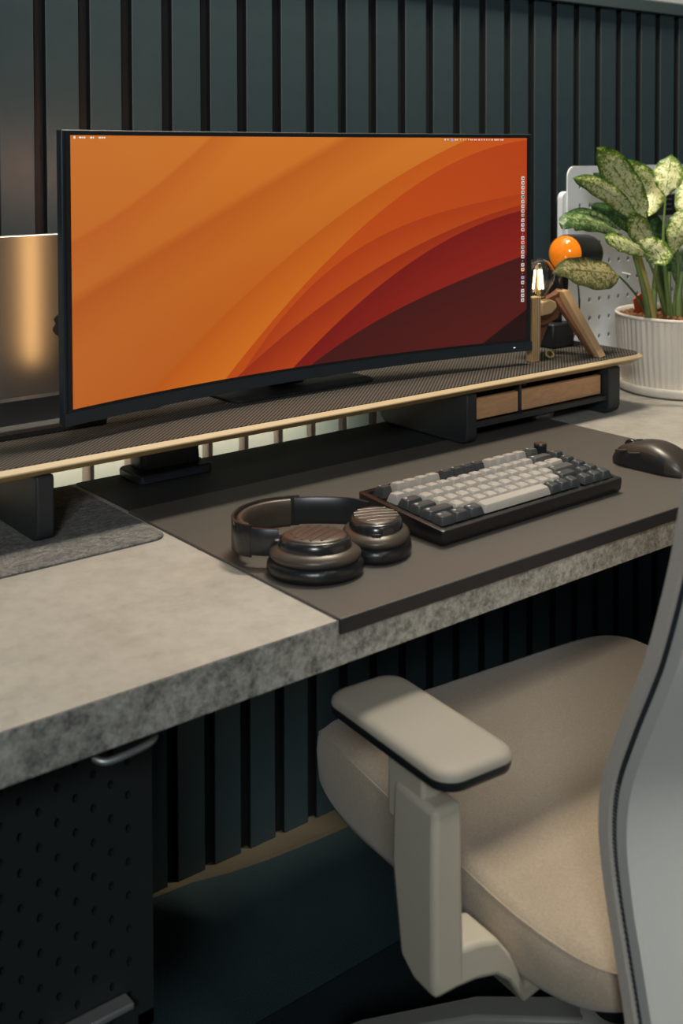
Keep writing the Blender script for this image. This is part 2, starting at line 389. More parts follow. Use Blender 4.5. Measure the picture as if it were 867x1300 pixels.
ub = obj('wall_upper', MB().box((-1.9,YW+0.004,0.765),(3.3,YW+0.11,1.75)), M['white_wall'], org=(0,YW,0.765), kind='structure')
tr = MB(); tr.prism([(YW-0.012,0.757),(YW-0.012,0.783),(YW-0.004,0.787),(YW+0.03,0.787),(YW+0.03,0.757)], 0, -1.9, 3.3)
obj('trim_1', tr, M['rail'], org=(0,YW,0.757), kind='structure', bevel=0.0015)
# rugs
rg = thing('rug', (0.1,0,FLZ), 'dark teal rug covering the floor under the desk', 'rug')
obj('pile', MB().prism([(-1.8,-1.6),(3.2,-1.6),(3.2,0.676),(0.60,0.680),(0.50,0.684),(0.40,0.693),(0.33,0.705),(0.27,0.722),(0.15,0.732),(-1.8,0.734)], 2, FLZ, FLZ+0.008), M['rug'], rg, bevel=0.003)
obj('binding', MB().prism([(0.345,0.7035),(0.42,0.6925),(0.50,0.6865),(0.60,0.6825),(3.2,0.678),(3.2,0.688),(0.60,0.6925),(0.50,0.6965),(0.42,0.7035),(0.36,0.7115)], 2, FLZ, FLZ+0.006), M['floor'], rg, bevel=0.002, label='beige border strip')
obj('chair_mat', MB().prism(rrect(0.05,-1.2,1.6,0.405,0.04), 2, FLZ+0.008, FLZ+0.012), M['chair_mat'], bevel=0.002, org=(0.5,0,FLZ+0.008))
tag(bpy.data.objects['chair_mat'], 'thin dark mat lying on the rug under the office chair', 'floor mat')

# ================================================================== DESK
dk = thing('desk', (0.5,0.28,FLZ), 'long desk with a thick concrete-look worktop against the battened wall', 'desk')
mb = MB(); mb.box((-1.3,0.0,-0.0450),(2.1,0.575,-0.0008)); o = obj('worktop', mb, M['concrete_edge'], dk, bevel=0.0012)
mb = MB(); mb.box((-1.3,0.0004,-0.0008),(2.1,0.575,0)); obj('laminate_sheet', mb, M['concrete'], dk, label='paler concrete-look top surface')
for x in (-1.1, 1.75):
    mb = MB(); mb.box((x,0.24,FLZ+0.03),(x+0.07,0.31,-0.05)); mb.box((x-0.01,0.03,FLZ+0.0085),(x+0.08,0.55,FLZ+0.03)); obj('leg', mb, M['black_metal'], dk, bevel=0.003)
mb = MB(); mb.box((-1.1,0.24,-0.075),(1.82,0.30,-0.0455)); obj('crossbar', mb, M['black_metal'], dk, bevel=0.003)
# unseen black tray added below the desk back to block light on the wall
ct = thing('light_blocker', (0.4,0.5,-0.13), 'unseen black tray added under the back edge of the desk to block light', 'light blocker')
mb = MB(); mb.box((-0.7,0.40,-0.125),(1.5,0.403,-0.0455)); mb.box((-0.7,0.40,-0.128),(1.5,0.535,-0.125)); mb.box((-0.7,0.532,-0.125),(1.5,0.535,-0.085))
for x0, x1 in ((-0.9,0.33),(0.60,2.0)):      # wings back to the wall, shaped to leave one lit floor opening
    mb.box((x0,0.535,-0.128),(x1,0.738,-0.125)); mb.box((x0,0.735,-0.125),(x1,0.738,-0.110))
obj('tray', mb, M['black_metal'], ct)
# light strip on the back edge of the desk, shining on the wall
ls = thing('light_strip', (0.1,0.58,-0.02), 'pale yellow light strip on the rear edge of the desk lighting the wall', 'light strip')
obj('channel', MB().box((-0.75,0.5755,-0.040),(0.60,0.583,-0.020)), M['steel_light'], ls)
obj('diffuser', MB().box((-0.74,0.583,-0.036),(0.59,0.585,-0.024)), M['led'], ls, label='glowing strip')

l_ = area('light_strip_glow', (-0.075,0.587,-0.030), (-0.075,0.745,-0.034), 1.33, 0.010, 4.6, (1.0,0.72,0.48), 110)
l_.parent = ls; l_.location = Vector((-0.075,0.587,-0.030))-ORG[ls]
# under-desk perforated panel
pc = thing('under_desk_pegboard', (-0.24,0.12,-0.40), 'black perforated steel panel hanging under the left end of the desk', 'pegboard')
def holed_panel(x0, z0, nx, nz, px, pz, hw, hh, y0, y1, stag=False, margin=(0.02,0.02,0.02,0.02), seg=8):
    """plate in the xz plane with real slots; one cell per slot"""
    mb = MB()
    def cell(cx, cz, w, h, hole):
        a,b,c,d = cx-w/2, cx+w/2, cz-h/2, cz+h/2
        if not hole:
            return mb.add([(a,y0,c),(b,y0,c),(b,y0,d),(a,y0,d)], [(0,1,2,3)])
        hp = []
        for i in range(seg):
            t = 2*PI*(i+0.5)/seg; hp.append((cx+hw*math.cos(t), cz+hh*math.sin(t)))
        op = []
        for i in range(seg):
            t = 2*PI*(i+0.5)/seg; ux, uz = math.cos(t), math.sin(t); k = min((w/2)/abs(ux), (h/2)/abs(uz)); op.append((cx+ux*k, cz+uz*k))
        cs = {1:(b,d),3:(a,d),5:(a,c),7:(b,c)}
        vs = [(x,y0,z) for x,z in hp]+[(x,y0,z) for x,z in op]+[(x,y1,z) for x,z in hp]+[(b,y0,d),(a,y0,d),(a,y0,c),(b,y0,c)]
        fs = []
        for i in range(seg):
            j = (i+1)%seg; fs.append((i,j,seg+j,seg+i)); fs.append((i,2*seg+i,2*seg+j,j))
        # fill the corners
        for q, (i, ci) in enumerate(((0,0),(2,1),(4,2),(6,3))):
            fs.append((seg+i, seg+(i+1)%seg, 3*seg+ci))
        mb.add(vs, fs)
    for i in range(nx):
        for j in range(nz):
            hole = True if not stag else (i+j) % 2 == 0
            cell(x0+px*(i+0.5), z0+pz*(j+0.5), px, pz, hole)
    return mb
mb = holed_panel(-0.44, -0.385, 16, 20, 0.018, 0.0163, 0.0030, 0.0045, 0.120, 0.135, stag=True)
mb.box((-1.05,0.120,-0.40),(-0.44,0.135,-0.055)); mb.box((-0.152,0.120,-0.40),(-0.135,0.135,-0.055)); mb.box((-0.46,0.120,-0.40),(-0.135,0.135,-0.385)); mb.box((-0.46,0.120,-0.059),(-0.135,0.135,-0.046))  # first box: unseen extension added to shade the wall under the desk
mb.box((-0.46,0.136,-0.40),(-0.135,0.139,-0.046))
obj('panel', mb, M['tray_black'], pc)
lp = MB(); lp.box((-0.235,0.102,-0.362),(-0.165,0.120,-0.355)); obj('lip', lp, M['steel_light'], pc, bevel=0.002, label='small grey metal ledge')
hk = MB(); pts = [at(118,962,y=0.03),at(135,967,y=0.022),at(165,956,y=0.018),at(190,943,y=0.022),at(197,934,y=0.03)]
hk.tube(smooth_path(pts,5), 0.0032, 8)
hk2 = MB(); P = [at(118,962,y=0.03),at(135,966,y=0.022),at(165,955,y=0.018),at(190,942,y=0.022),at(197,934,y=0.03)]
hnd = thing('under_desk_hook', (-0.2,0.03,-0.06), 'grey curved hook under the front edge of the desk', 'hook')
obj('rod', hk, M['steel_light'], hnd, smooth=60)
hk2.box((-0.235,0.022,-0.058),(-0.16,0.05,-0.0455)); obj('mount', hk2, M['black'], hnd, bevel=0.002)

# ================================================================== DESK TOP MATS
fm = MB(); fm.prism(rrect(-0.62,0.306,-0.006,0.566,0.018,6), 2, 0.0002, 0.0034); 
o = obj('felt_mat', fm, M['felt'], org=(-0.3,0.43,0), bevel=0.0012); tag(o, 'grey felt mat on the left of the desk under the shelf leg', 'desk mat')
dm = thing('desk_pad', (0.385,0.21,0), 'large dark brown-grey leather desk pad under the keyboard, folded over the desk edge', 'desk pad')
pad = MB(); pad.prism(rrect(0.0,-0.0035,0.776,0.418,0.002,2), 2, 0.0002, 0.0030); obj('surface', pad, M['pad'], dm, bevel=0.0008)
lipm = MB(); lipm.box((0.0,-0.0045,-0.0125),(0.776,-0.0004,0.0028)); obj('front_lip', lipm, M['pad_edge'], dm, bevel=0.0012, label='black lip folded down over the desk edge')

bpm = MB(); bpm.prism(rrect(0.004,0.4195,0.762,0.573,0.004,3), 2, 0.0002, 0.0016)
o = obj('black_desk_mat', bpm, M['pad_back'], bevel=0.0005, org=(0.38,0.5,0)); tag(o, 'narrow black mat on the desk behind the brown-grey pad, under the shelf', 'desk mat')
# ================================================================== SHELF
sh = thing('desk_shelf', (0.35,0.47,0), 'long plywood desk shelf with ribbed black top under the monitor', 'shelf')
SX0, SX1, SY0, SY1 = -0.72, 0.988, 0.364, 0.60
def ring(ins, z): return [(x,y,z) for x,y in rrect(SX0+ins, SY0+ins, SX1-ins, SY1-ins, 0.035-ins*0.5, 8)]
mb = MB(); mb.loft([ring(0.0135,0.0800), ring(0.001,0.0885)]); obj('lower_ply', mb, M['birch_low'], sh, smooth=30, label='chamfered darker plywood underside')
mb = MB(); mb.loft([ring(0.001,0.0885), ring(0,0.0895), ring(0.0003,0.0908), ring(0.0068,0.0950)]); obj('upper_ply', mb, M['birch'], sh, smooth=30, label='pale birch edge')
mb = MB(); mb.loft([ring(0.0068,0.0948), ring(0.0072,0.0962)]); obj('top_mat', mb, M['twill'], sh, smooth=30, label='black top with fine diagonal ribs')
def sleg(x0, x1):
    mb = MB(); poly = [(0.372,0.080),(0.372,0.014),(0.376,0.005),(0.385,0.0008),(0.560,0.0008),(0.575,0.012),(0.575,0.080)]
    mb.prism(poly, 0, x0, x1); return obj('leg', mb, M['black_metal'], sh, bevel=0.003, seg=3)
Lg = sleg(-0.139-0.0, -0.117); Lg.location.z = 0.0026
for v in Lg.data.vertices:
    if v.co.z > 0.05: v.co.z -= 0.0026
Lm = sleg(0.546, 0.568); Lm.location.z = 0.0024
for v in Lm.data.vertices:
    if v.co.z > 0.05: v.co.z -= 0.0024
sleg(0.884, 0.914)
# drawer housing between the two right legs
dr = MB(); dr.box((0.568,0.385,0.026),(0.884,0.57,0.030)); dr.box((0.568,0.377,0.0255),(0.884,0.385,0.0325)); dr.box((0.6785,0.388,0.030),(0.6835,0.57,0.078)); dr.box((0.568,0.57,0.026),(0.884,0.573,0.078))
obj('drawer_housing', dr, M['black_metal'], sh)
for x0, x1 in ((0.571,0.676),(0.686,0.881)):
    d = MB(); d.box((x0,0.388,0.034),(x1,0.397,0.0665)); f = obj('drawer', d, M['oak'], sh, bevel=0.0012)
    t = MB(); t.box((x0+0.002,0.397,0.0325),(x1-0.002,0.56,0.036)); t.box((x0+0.002,0.397,0.036),(x0+0.005,0.56,0.060)); t.box((x1-0.005,0.397,0.036),(x1-0.002,0.56,0.060)); t.box((x0+0.002,0.557,0.036),(x1-0.002,0.56,0.060))
    obj('drawer_tray', t, M['black'], f)
# small contents of the drawers seen above the fronts
for i, (x, y, r) in enumerate(((0.600,0.43,0.008),(0.618,0.45,0.007),(0.700,0.42,0.006),(0.722,0.43,0.008))):
    c = MB(); c.tube(smooth_path([(x-0.012,y,0.0595),(x,y+0.008,0.066),(x+0.014,y-0.004,0.062)],4), r*0.45, 8)
    o = obj('cable_plug', c, M['steel_light'] if i%2 else M['black_satin'], org=(x,y,0.06), smooth=60)
    tag(o, ['black plug in the small shelf drawer, leftmost','grey plug in the small shelf drawer beside the black one','black plug at the left end of the wide shelf drawer','grey plug in the wide shelf drawer'][i], 'plug', 'plugs in the shelf drawers')
# little grey item lying under the drawers
ob = MB(); ob.lathe([(0.004,0.0),(0.012,0.0015),(0.0145,0.008),(0.012,0.014),(0.004,0.0165)], (0,0,0), 24, sx=2.1, sy=1.0)
ob.xform(Matrix.Translation((0.775,0.425,0.0006)) @ Matrix.Rotation(0.15,4,'Z'))
o = obj('charging_puck', ob, M['steel_light'], org=(0.775,0.425,0.0006), smooth=60); tag(o, 'small slate grey rounded gadget lying under the shelf drawers', 'gadget')
# dock below the shelf
dk2 = thing('docking_station', (0.13,0.53,0), 'dark docking station with a wide base under the middle of the shelf', 'docking station')
mb = MB(); mb.prism(rrect(0.066,0.506,0.182,0.572,0.010,5), 2, 0.0018, 0.0125); obj('base', mb, M['dock'], dk2, bevel=0.0012)
mb = MB(); mb.prism(rrect(0.068,0.508,0.180,0.570,0.009,5), 2, 0.0125, 0.0135); obj('base_top', mb, M['black'], dk2)
mb = MB(); mb.loft([[(x,y,0.0135) for x,y in rrect(0.082,0.528,0.176,0.568,0.010,5)],[(x,y,0.062) for x,y in rrect(0.080,0.530,0.174,0.570,0.010,5)]]); obj('body', mb, M['dock'], dk2, smooth=40)

# ================================================================== MONITOR
RC = 1.8; MX, MH = 0.331, 0.411
def my(x): return 0.4195 + math.sqrt(RC*RC-(x-MX)**2) - math.sqrt(RC*RC-MH*MH)
mon = thing('curved_monitor', (MX,0.50,0.0962), 'wide curved monitor showing orange and red arcs, standing on the shelf', 'monitor')
def curved(x0, x1, z0, z1, d0, d1, n=48):
    rings = []
    for i in range(n+1):
        x = x0+(x1-x0)*i/n; y = my(x); rings.append([(x,y+d0,z0),(x,y+d1,z0),(x,y+d1,z1),(x,y+d0,z1)])
    return MB().loft(rings)
obj('housing', curved(-0.0815,0.7425,0.1195,0.4745,0.0015,0.016), M['bezel'], mon, smooth=40, bevel=0.0012)
rear = MB(); rings = []
for i in range(33):
    x = 0.0+0.66*i/32; e = math.sin(PI*i/32)**0.5; y = my(x)+0.016; rings.append([(x,y,0.16+0.03*(1-e)),(x,y+0.030*e+0.0005,0.17+0.03*(1-e)),(x,y+0.030*e+0.0005,0.43-0.03*(1-e)),(x,y,0.44-0.03*(1-e))])
rear.loft(rings); obj('rear_shell', rear, M['black'], mon, smooth=50)
# bezel lower chin and the black border around the picture
obj('chin', curved(-0.0815,0.7425,0.1195,0.1345,-0.0012,0.0015), M['bezel'], mon, smooth=40)
obj('border', curved(-0.0765,0.7380,0.1345,0.4725,-0.0004,0.0015), M['black'], mon, smooth=40)
SU0, SU1, SV0, SV1 = -0.0700, 0.7310, 0.1390, 0.4680
sm = MB(); n = 48; vs = []; fs = []; uvs = []
for i in range(n+1):
    x = SU0+(SU1-SU0)*i/n; y = my(x)-0.0010
    vs += [(x,y,SV0),(x,y,SV1)]; uu = (x+0.068)/0.800; uvs += [(uu,(SV0-0.14)/0.335),(uu,(SV1-0.14)/0.335)]
for i in range(n): fs.append((2*i,2*i+2,2*i+3,2*i+1))
sm.add(vs, fs); scr = obj('screen', sm, M['screen'], mon, uv=uvs)
# menu bar and dock print, on the screen surface
def scr_quads(rects, name, m, par):
    mb = MB()
    for x0,x1,z0,z1 in rects: mb.add([(x0,my(x0)-0.0014,z0),(x1,my(x1)-0.0014,z0),(x1,my(x1)-0.0014,z1),(x0,my(x0)-0.0014,z1)],[(0,1,2,3)])
    return obj(name, mb, m, par, kind='stuff')
R_ = []
x = -0.0655
for wd in (0.0026,):
    R_.append((x,x+wd,0.4638,0.4668))
x = -0.0575
for wd in (2.2,1,1.6,0,2.0,1.2,0,2.2,1.6,1.4):
    if wd == 0: x += 0.006; continue
    R_.append((x,x+wd*0.0016,0.4643,0.4662)); x += wd*0.0016+0.0008
x = 0.573; i = 0
for wd in (3,0,2.6,0,0,3.4,0,3,3,0,0,1,0,0,1.2,0,1,0,0,1.5,0,2,2,0,2.4,2,0,3.4,0,2,0,2.4,0,2,0,1.6,0,1,2,0,3,3,2,0,2,3):
    if wd == 0: x += 0.0018; continue
    if i != 2: R_.append((x,x+wd*0.00085,0.4640,0.4662))
    else: blue = (x,x+wd*0.0012,0.4630,0.4668); x += 0.0012
    x += wd*0.00085+0.0011; i += 1
scr_quads(R_, 'menu_text', M['white_print'], scr)
scr_quads([blue], 'menu_icon', glow('blue_icon',(0.05,0.12,0.75),0.8), scr)
cols = {'w':(0.45,0.38,0.36),'b':(0.05,0.10,0.30),'t':(0.05,0.30,0.32),'r':(0.75,0.10,0.05),'o':(0.75,0.30,0.10),'g':(0.25,0.24,0.10),'p':(0.10,0.06,0.35)}
seq = 'wwwwtwwwgwww.wrtww.wo.pw.www'
z = 0.4055; groups = {}
for ch in seq:
    if ch == '.': z -= 0.0035; groups.setdefault('w',[]).append((0.7227,0.7236,z+0.0008,z+0.0020)); z -= 0.0025; continue
    dz = 0.0056 if ch in 'wrto' else 0.0045; t_ = (0.4055-z)*0.055
    groups.setdefault(ch,[]).append((0.7205-t_*0,0.7262-t_*0,z-dz,z)); z -= 0.0076
dockm = {k: glow('dock_icon_'+k, c, 0.9) for k, c in cols.items()}
mb = MB(); mats = list(dockm.values()); idx = {k:i for i,k in enumerate(dockm)}
for k, rs in groups.items():
    mb.cur = idx[k]
    for x0,x1,z0,z1 in rs: mb.add([(x0,my(x0)-0.0014,z0),(x1,my(x1)-0.0014,z0),(x1,my(x1)-0.0014,z1),(x0,my(x0)-0.0014,z1)],[(0,1,2,3)])
obj('dock_icons', mb, mats, scr, kind='stuff', label='column of tiny coloured icons')
mb = MB(); mb.cur = idx['b'] if 'b' in idx else 0
for k, rs in groups.items():
    for x0,x1,z0,z1 in rs:
        if z1-z0 > 0.004: q = 0.0016; mb.add([(x0+q,my(x0)-0.0016,z0+q),(x1-q,my(x1)-0.0016,z0+q),(x1-q,my(x1)-0.0016,z1-q),(x0+q,my(x0)-0.0016,z1-q)],[(0,1,2,3)])
obj('icon_centres', mb, M['black'], scr, kind='stuff')
ld = MB(); ld.box((0.706,my(0.706)-0.0018,0.1262),(0.713,my(0.71)-0.0012,0.1276)); obj('power_light', ld, M['lens_dot'], mon, label='small white indicator')
# stand
st = MB(); st.box((MX-0.035,my(MX)+0.046,0.24),(MX+0.035,my(MX)+0.062,0.33)); st.box((MX-0.028,my(MX)+0.062,0.0995),(MX+0.028,my(MX)+0.082,0.33)); obj('stand_neck', st, M['black'], mon, bevel=0.003)
ft = MB(); ft.prism(rrect(MX-0.13,0.478,MX+0.13,0.588,0.02), 2, 0.0964, 0.1000); obj('stand_base', ft, M['black'], mon, bevel=0.001)
for x in (0.222, 0.262, 0.302, 0.342):
    b = MB(); b.box((x,my(x)+0.002,0.1180),(x+0.014,my(x)+0.012,0.1195)); obj('port', b, M['black'], mon)
# warm light bar on the back, next to the laptop
lb = MB(); lb.box((-0.054,0.4545,0.165),(-0.042,0.466,0.445)); lbo = obj('light_bar', lb, M['black'], mon, label='slim light bar fixed to the back')
lb = MB(); lb.box((-0.053,0.466,0.170),(-0.043,0.4675,0.440)); obj('light_diffuser', lb, M['led_warm'], lbo, label='glowing warm strip')
lb = MB(); lb.box((-0.050,my(-0.05)+0.016,0.28),(-0.046,0.4545,0.32)); obj('bracket', lb, M['black'], lbo)

lb = MB(); lb.box((0.02,0.498,0.412),(0.36,0.505,0.425)); lbo2 = obj('light_bar', lb, M['black'], mon, label='dim light bar along the rear shell')
lb = MB(); lb.box((0.022,0.505,0.414),(0.358,0.506,0.423)); obj('light_diffuser', lb, M['led_dim'], lbo2, label='dim warm strip')
# ================================================================== LAPTOP + DOCK
lt = thing('laptop', (-0.036,0.538,0.11), 'closed silver laptop standing upright in the dock at the left', 'laptop')
mb = MB(); mb.prism(rrect(-0.191,0.108,0.119,0.3425,0.010,5), 1, 0.530, 0.5375); obj('lid', mb, M['lid'], lt, bevel=0.001)
mb = MB(); mb.prism(rrect(-0.191,0.108,0.119,0.3425,0.010,5), 1, 0.538, 0.5455); obj('base', mb, M['alu'], lt, bevel=0.001)
# emblem: apple-shaped mark with a bite, leaf above
lg = MB(); cx, cz, s_ = -0.0285, 0.2245, 0.0205
out = []
for i in range(40):
    a = 2*PI*i/40; r = 1.0 + 0.10*math.cos(2*a) - 0.0*math.sin(a)
    x = r*0.80*math.cos(a); zz = r*0.86*math.sin(a)
    if abs(math.cos(a)) < 0.35: zz *= 0.90 + 0.10*abs(math.cos(a))/0.35 if zz > 0 else 0.94+0.06*abs(math.cos(a))/0.35
    # bite on the left side, as it shows
    d = math.hypot(x+1.05, zz-0.12)
    if d < 0.42: k = 0.42/max(d,1e-4); x = -1.05+(x+1.05)*k if x > -1.05 else -1.05+0.42; 
    out.append((cx+x*s_, cz+zz*s_))
lg.prism(out, 1, 0.5292, 0.5301)
lf = [(cx+s_*(0.02+0.28*t+0.10*math.sin(PI*t)), cz+s_*(0.95+0.40*t)) for t in [i/6 for i in range(7)]]+[(cx+s_*(0.02+0.28*t-0.12*math.sin(PI*t)), cz+s_*(0.95+0.40*t)) for t in [1-i/6 for i in range(1,6)]]
lg.prism(lf, 1, 0.5292, 0.5301)
obj('emblem', lg, M['black'], lt, label='black fruit-shaped emblem, half hidden by the monitor')
ld_ = thing('laptop_dock', (-0.08,0.53,0.0962), 'black vertical laptop dock holding the silver laptop upright', 'laptop dock')
mb = MB(); mb.prism(rrect(-0.215,0.4895,0.012,0.582,0.006,4), 2, 0.0963, 0.1035); obj('base_plate', mb, M['dark_gloss'], ld_, bevel=0.0012)
mb = MB(); mb.prism([(0.5015,0.1036),(0.5200,0.1036),(0.5200,0.1365),(0.5285,0.1395),(0.5285,0.1075),(0.5480,0.1075),(0.5480,0.1395),(0.5560,0.1365),(0.5560,0.1036)], 0, -0.205, 0.004)
mb = MB(); mb.prism([(0.506,0.1036),(0.516,0.1075),(0.5200,0.1365),(0.5285,0.1395),(0.5285,0.1040)], 0, -0.205, 0.004); obj('front_wall', mb, M['black_satin'], ld_, smooth=40)
mb = MB(); mb.prism([(0.5480,0.1040),(0.5480,0.1395),(0.5560,0.1365),(0.5560,0.1036)], 0, -0.205, 0.004); obj('rear_wall', mb, M['black_satin'], ld_)
mb = MB(); mb.box((-0.212,0.4888,0.1028),(0.010,0.4902,0.1042)); obj('front_edge', mb, M['brass'], ld_, label='thin bronze front edge')

# ================================================================== KEYBOARD
kb = thing('keyboard', (0.209,0.073,0.0030), 'black mechanical keyboard with light grey and charcoal keycaps on the desk pad', 'keyboard', rz=math.radians(0.9))
KW, KD = 0.328, 0.147; U_ = 0.01905
def kz(y): return 0.0165 + 0.0115*y/KD        # deck height
def kloc(mb): return mb
case = MB()
def kring(i, lo, hi):   # inset outline with sloped z
    return [(x,y,(lo if lo is not None else kz(y)+hi)) for x,y in rrect(i,i,KW-i,KD-i,0.004,3)]
case.loft([kring(0.003,0.0012,0), kring(0.0008,0.005,0), kring(0,None,-0.004), kring(0,None,0.0022), kring(0.001,None,0.0028), kring(0.0075,None,0.0028), kring(0.0085,None,-0.0020)])
obj('case', case, M['kb_case'], kb, local=True, smooth=35)
for x in (0.02, KW-0.06):
    f = MB(); f.box((x,0.115,0.0002),(x+0.04,0.135,0.0015)); obj('foot', f, M['black'], kb, local=True)
def cap_mesh(wu, row):
    wd = wu*U_-0.0009; dp = U_-0.0009; h = (0.0118,0.0110,0.0100,0.0094,0.0094,0.0096)[row]
    tl = (0.0012,0.0008,0.0003,0,0,-0.0003)[row]
    rings = []
    for ins, z, r in ((0,0,0.0012),(0.0005,0.002,0.0014),(0.0021,h*0.86,0.0022),(0.0027,h*0.97,0.0026),(0.0036,h,0.0026),(0.0050,h-0.0004,0.002)):
        rings.append([(x,y,z+(tl*(y-dp/2)/dp*z/h*-3)) for x,y in rrect(ins,ins*0.75+(z/h)*0.0006,wd-ins,dp-ins*1.1,r,2)])
    mb = MB(); mb.loft(rings)
    zt = h-0.0003; mb.cur = 1
    for u0, u1, v0, v1 in ((0.0048,0.0066,0.0115,0.0128),(0.0048,0.0056,0.0095,0.0108)) if wu < 3 else ():
        mb.add([(u0,v0,zt+0.00035),(u1+(0.003 if wu > 1 else 0),v0,zt+0.00035),(u1+(0.003 if wu > 1 else 0),v1,zt+0.00035),(u0,v1,zt+0.00035)],[(0,1,2,3)])
    return mb, h
caps = {}
def key(x, y, wu, row, m):
    k = (wu, row, m)
    Y = 0.0115 + y*U_; loc = Vector((0.0095+x*U_, Y, kz(Y+0.009)+0.0022))
    if k not in caps:
        mb, hh = cap_mesh(wu, row); o = obj('keycap', mb, [M[m], M['legend'] if m != 'key_light' else M['legend_dark']], kb, local=True, smooth=40); caps[k] = o
    else: o = copy_of(caps[k])
    o.location = loc; o.rotation_euler = (math.radians(3.5),0,0)
    return o
L_, D_, S_ = 'key_light', 'key_dark', 'key_mid'
key(0,5.3,1,0,D_)
for x0, m in ((1.25,L_),(5.5,D_),(9.75,L_)):
    for i in range(4): key(x0+i,5.3,1,0,m)
key(14,5.3,1,0,S_)
for i in range(13): key(i,4,1,1,L_)
key(13,4,2,1,S_); key(15.25,4,1,1,D_)
key(0,3,1.5,2,D_)
for i in range(12): key(1.5+i,3,1,2,L_)
key(13.5,3,1.5,2,L_); key(15.25,3,1,2,D_)
key(0,2,1.75,3,D_)
for i in range(11): key(1.75+i,2,1,3,L_)
key(12.75,2,2.25,3,S_); key(15.25,2,1,3,D_)
key(0,1,2.25,4,D_)
for i in range(10): key(2.25+i,1,1,4,L_)
key(12.25,1,1.75,4,D_); key(14.25,0.9,1,4,D_); key(15.25,1,1,4,D_)
for i in range(3): key(1.25*i,0,1.25,5,D_)
key(3.75,0,6.25,5,L_)
for i in range(3): key(10+i,0,1,5,D_)
for i in range(3): key(13.25+i,-0.1,1,5,D_)
kn = MB(); kn.lathe([(0.0088,0),(0.0088,0.010),(0.0090,0.0105),(0.0090,0.0125),(0.0082,0.0135),(0.002,0.0132)], (0.0095+15.72*U_, 0.0115+5.85*U_, kz(0.12)+0.004), 32)
ko = obj('volume_knob', kn, M['black_satin'], kb, local=True, smooth=40)
kn = MB(); kn.lathe([(0.0072,0),(0.0070,0.0006),(0.001,0.0007)], (0.0095+15.72*U_, 0.0115+5.85*U_, kz(0.12)+0.0174), 32); obj('knob_top', kn, M['brass'], ko, local=True, smooth=40, label='bronze knob face')
plt = MB(); plt.box((0.0088,0.0088,0.010),(KW-0.0088,KD-0.0088,0.0175)); obj('switch_plate', plt, M['black'], kb, local=True)

# ================================================================== MOUSE
ms = thing('mouse', (0.666,0.122,0.0030), 'dark bronze wireless mouse on the right of the desk pad', 'mouse', rz=math.radians(4))
def mouse_ring(t, lo=0.0, hi=1.0, shrink=0.0, seg=20):
    """t 0 rear .. 1 front"""
    y = -0.063+0.126*t
    wv = 0.0335*(1-abs(2*t-1)**3.2)**0.42*(1-0.10*math.exp(-((t-0.55)/0.14)**2)) + 0.0005
    hv = 0.0395*math.sin(PI*min(1,max(0,(0.06+t*0.80))))**0.75*(1-0.35*max(0,t-0.45)) if t < 1 else 0.010
    hv = max(hv, 0.004)
    if t < 0.12: hv *= (t/0.12)**0.45 if t > 0 else 0.12
    if t > 0.9: hv *= 1-0.45*((t-0.9)/0.1)
    r = []
    for j in range(seg+1):
        a = PI*j/seg; cx_ = math.cos(a); sx_ = math.sin(a)
        x = (wv-shrink)*math.copysign(abs(cx_)**0.62, cx_); z = 0.0035+max(0.001,hv-0.0035-shrink)*(sx_**0.80)
        x *= 1-0.10*(1-z/0.04)*0.6
        r.append((x, y, z))
    return r
ts = [0,0.01,0.03,0.06,0.1,0.16,0.24,0.33,0.42,0.5,0.58,0.66,0.74,0.82,0.88,0.93,0.97,0.99,1.0]
mb = MB(); mb.loft([mouse_ring(t) for t in ts]); mo = obj('body', mb, [M['mouse'], M['black']], ms, local=True, smooth=50)
for p_ in mo.data.polygons:
    if p_.center.x < -0.018 and p_.center.z < 0.025 and p_.center.y > -0.035: p_.material_index = 1
sk = MB(); sk.loft([[(p[0]*0.97,p[1]*0.985,z_) for p in ([(0.0335*0.93*(1-abs(2*t-1)**3.2)**0.42, -0.063+0.126*t) for t in ts]+[(-0.0335*0.93*(1-abs(2*t-1)**3.2)**0.42, -0.063+0.126*t) for t in reversed(ts[1:-1])])] for z_ in (0.0005,0.0036)])
obj('skirt', sk, M['black'], ms, local=True, smooth=50)
for y0 in (0.006, 0.028):
    b = MB(); pts = [(-0.0292+0.0006*abs(i-2), y0+i*0.0045, 0.0245-0.0008*i) for i in range(5)]; b.tube(pts, 0.0015, 8); obj('side_button', b, M['bronze'], ms, local=True, smooth=60)
wh = MB(); wh.lathe([(0.002,-0.0035),(0.0095,-0.0035),(0.0105,-0.002),(0.0105,0.002),(0.0095,0.0035),(0.002,0.0035)], (0,0,0), 24); wh.xform(Matrix.Translation((0,0.038,0.0235))@Matrix.Rotation(PI/2,4,'Y')); obj('wheel', wh, M['black_satin'], ms, local=True, smooth=40)
sl = MB(); sl.tube([(0,0.020,0.0385-0.0025),(0,0.030,0.0345-0.0005)], 0.001, 6); obj('seam', sl, M['black'], ms, local=True)

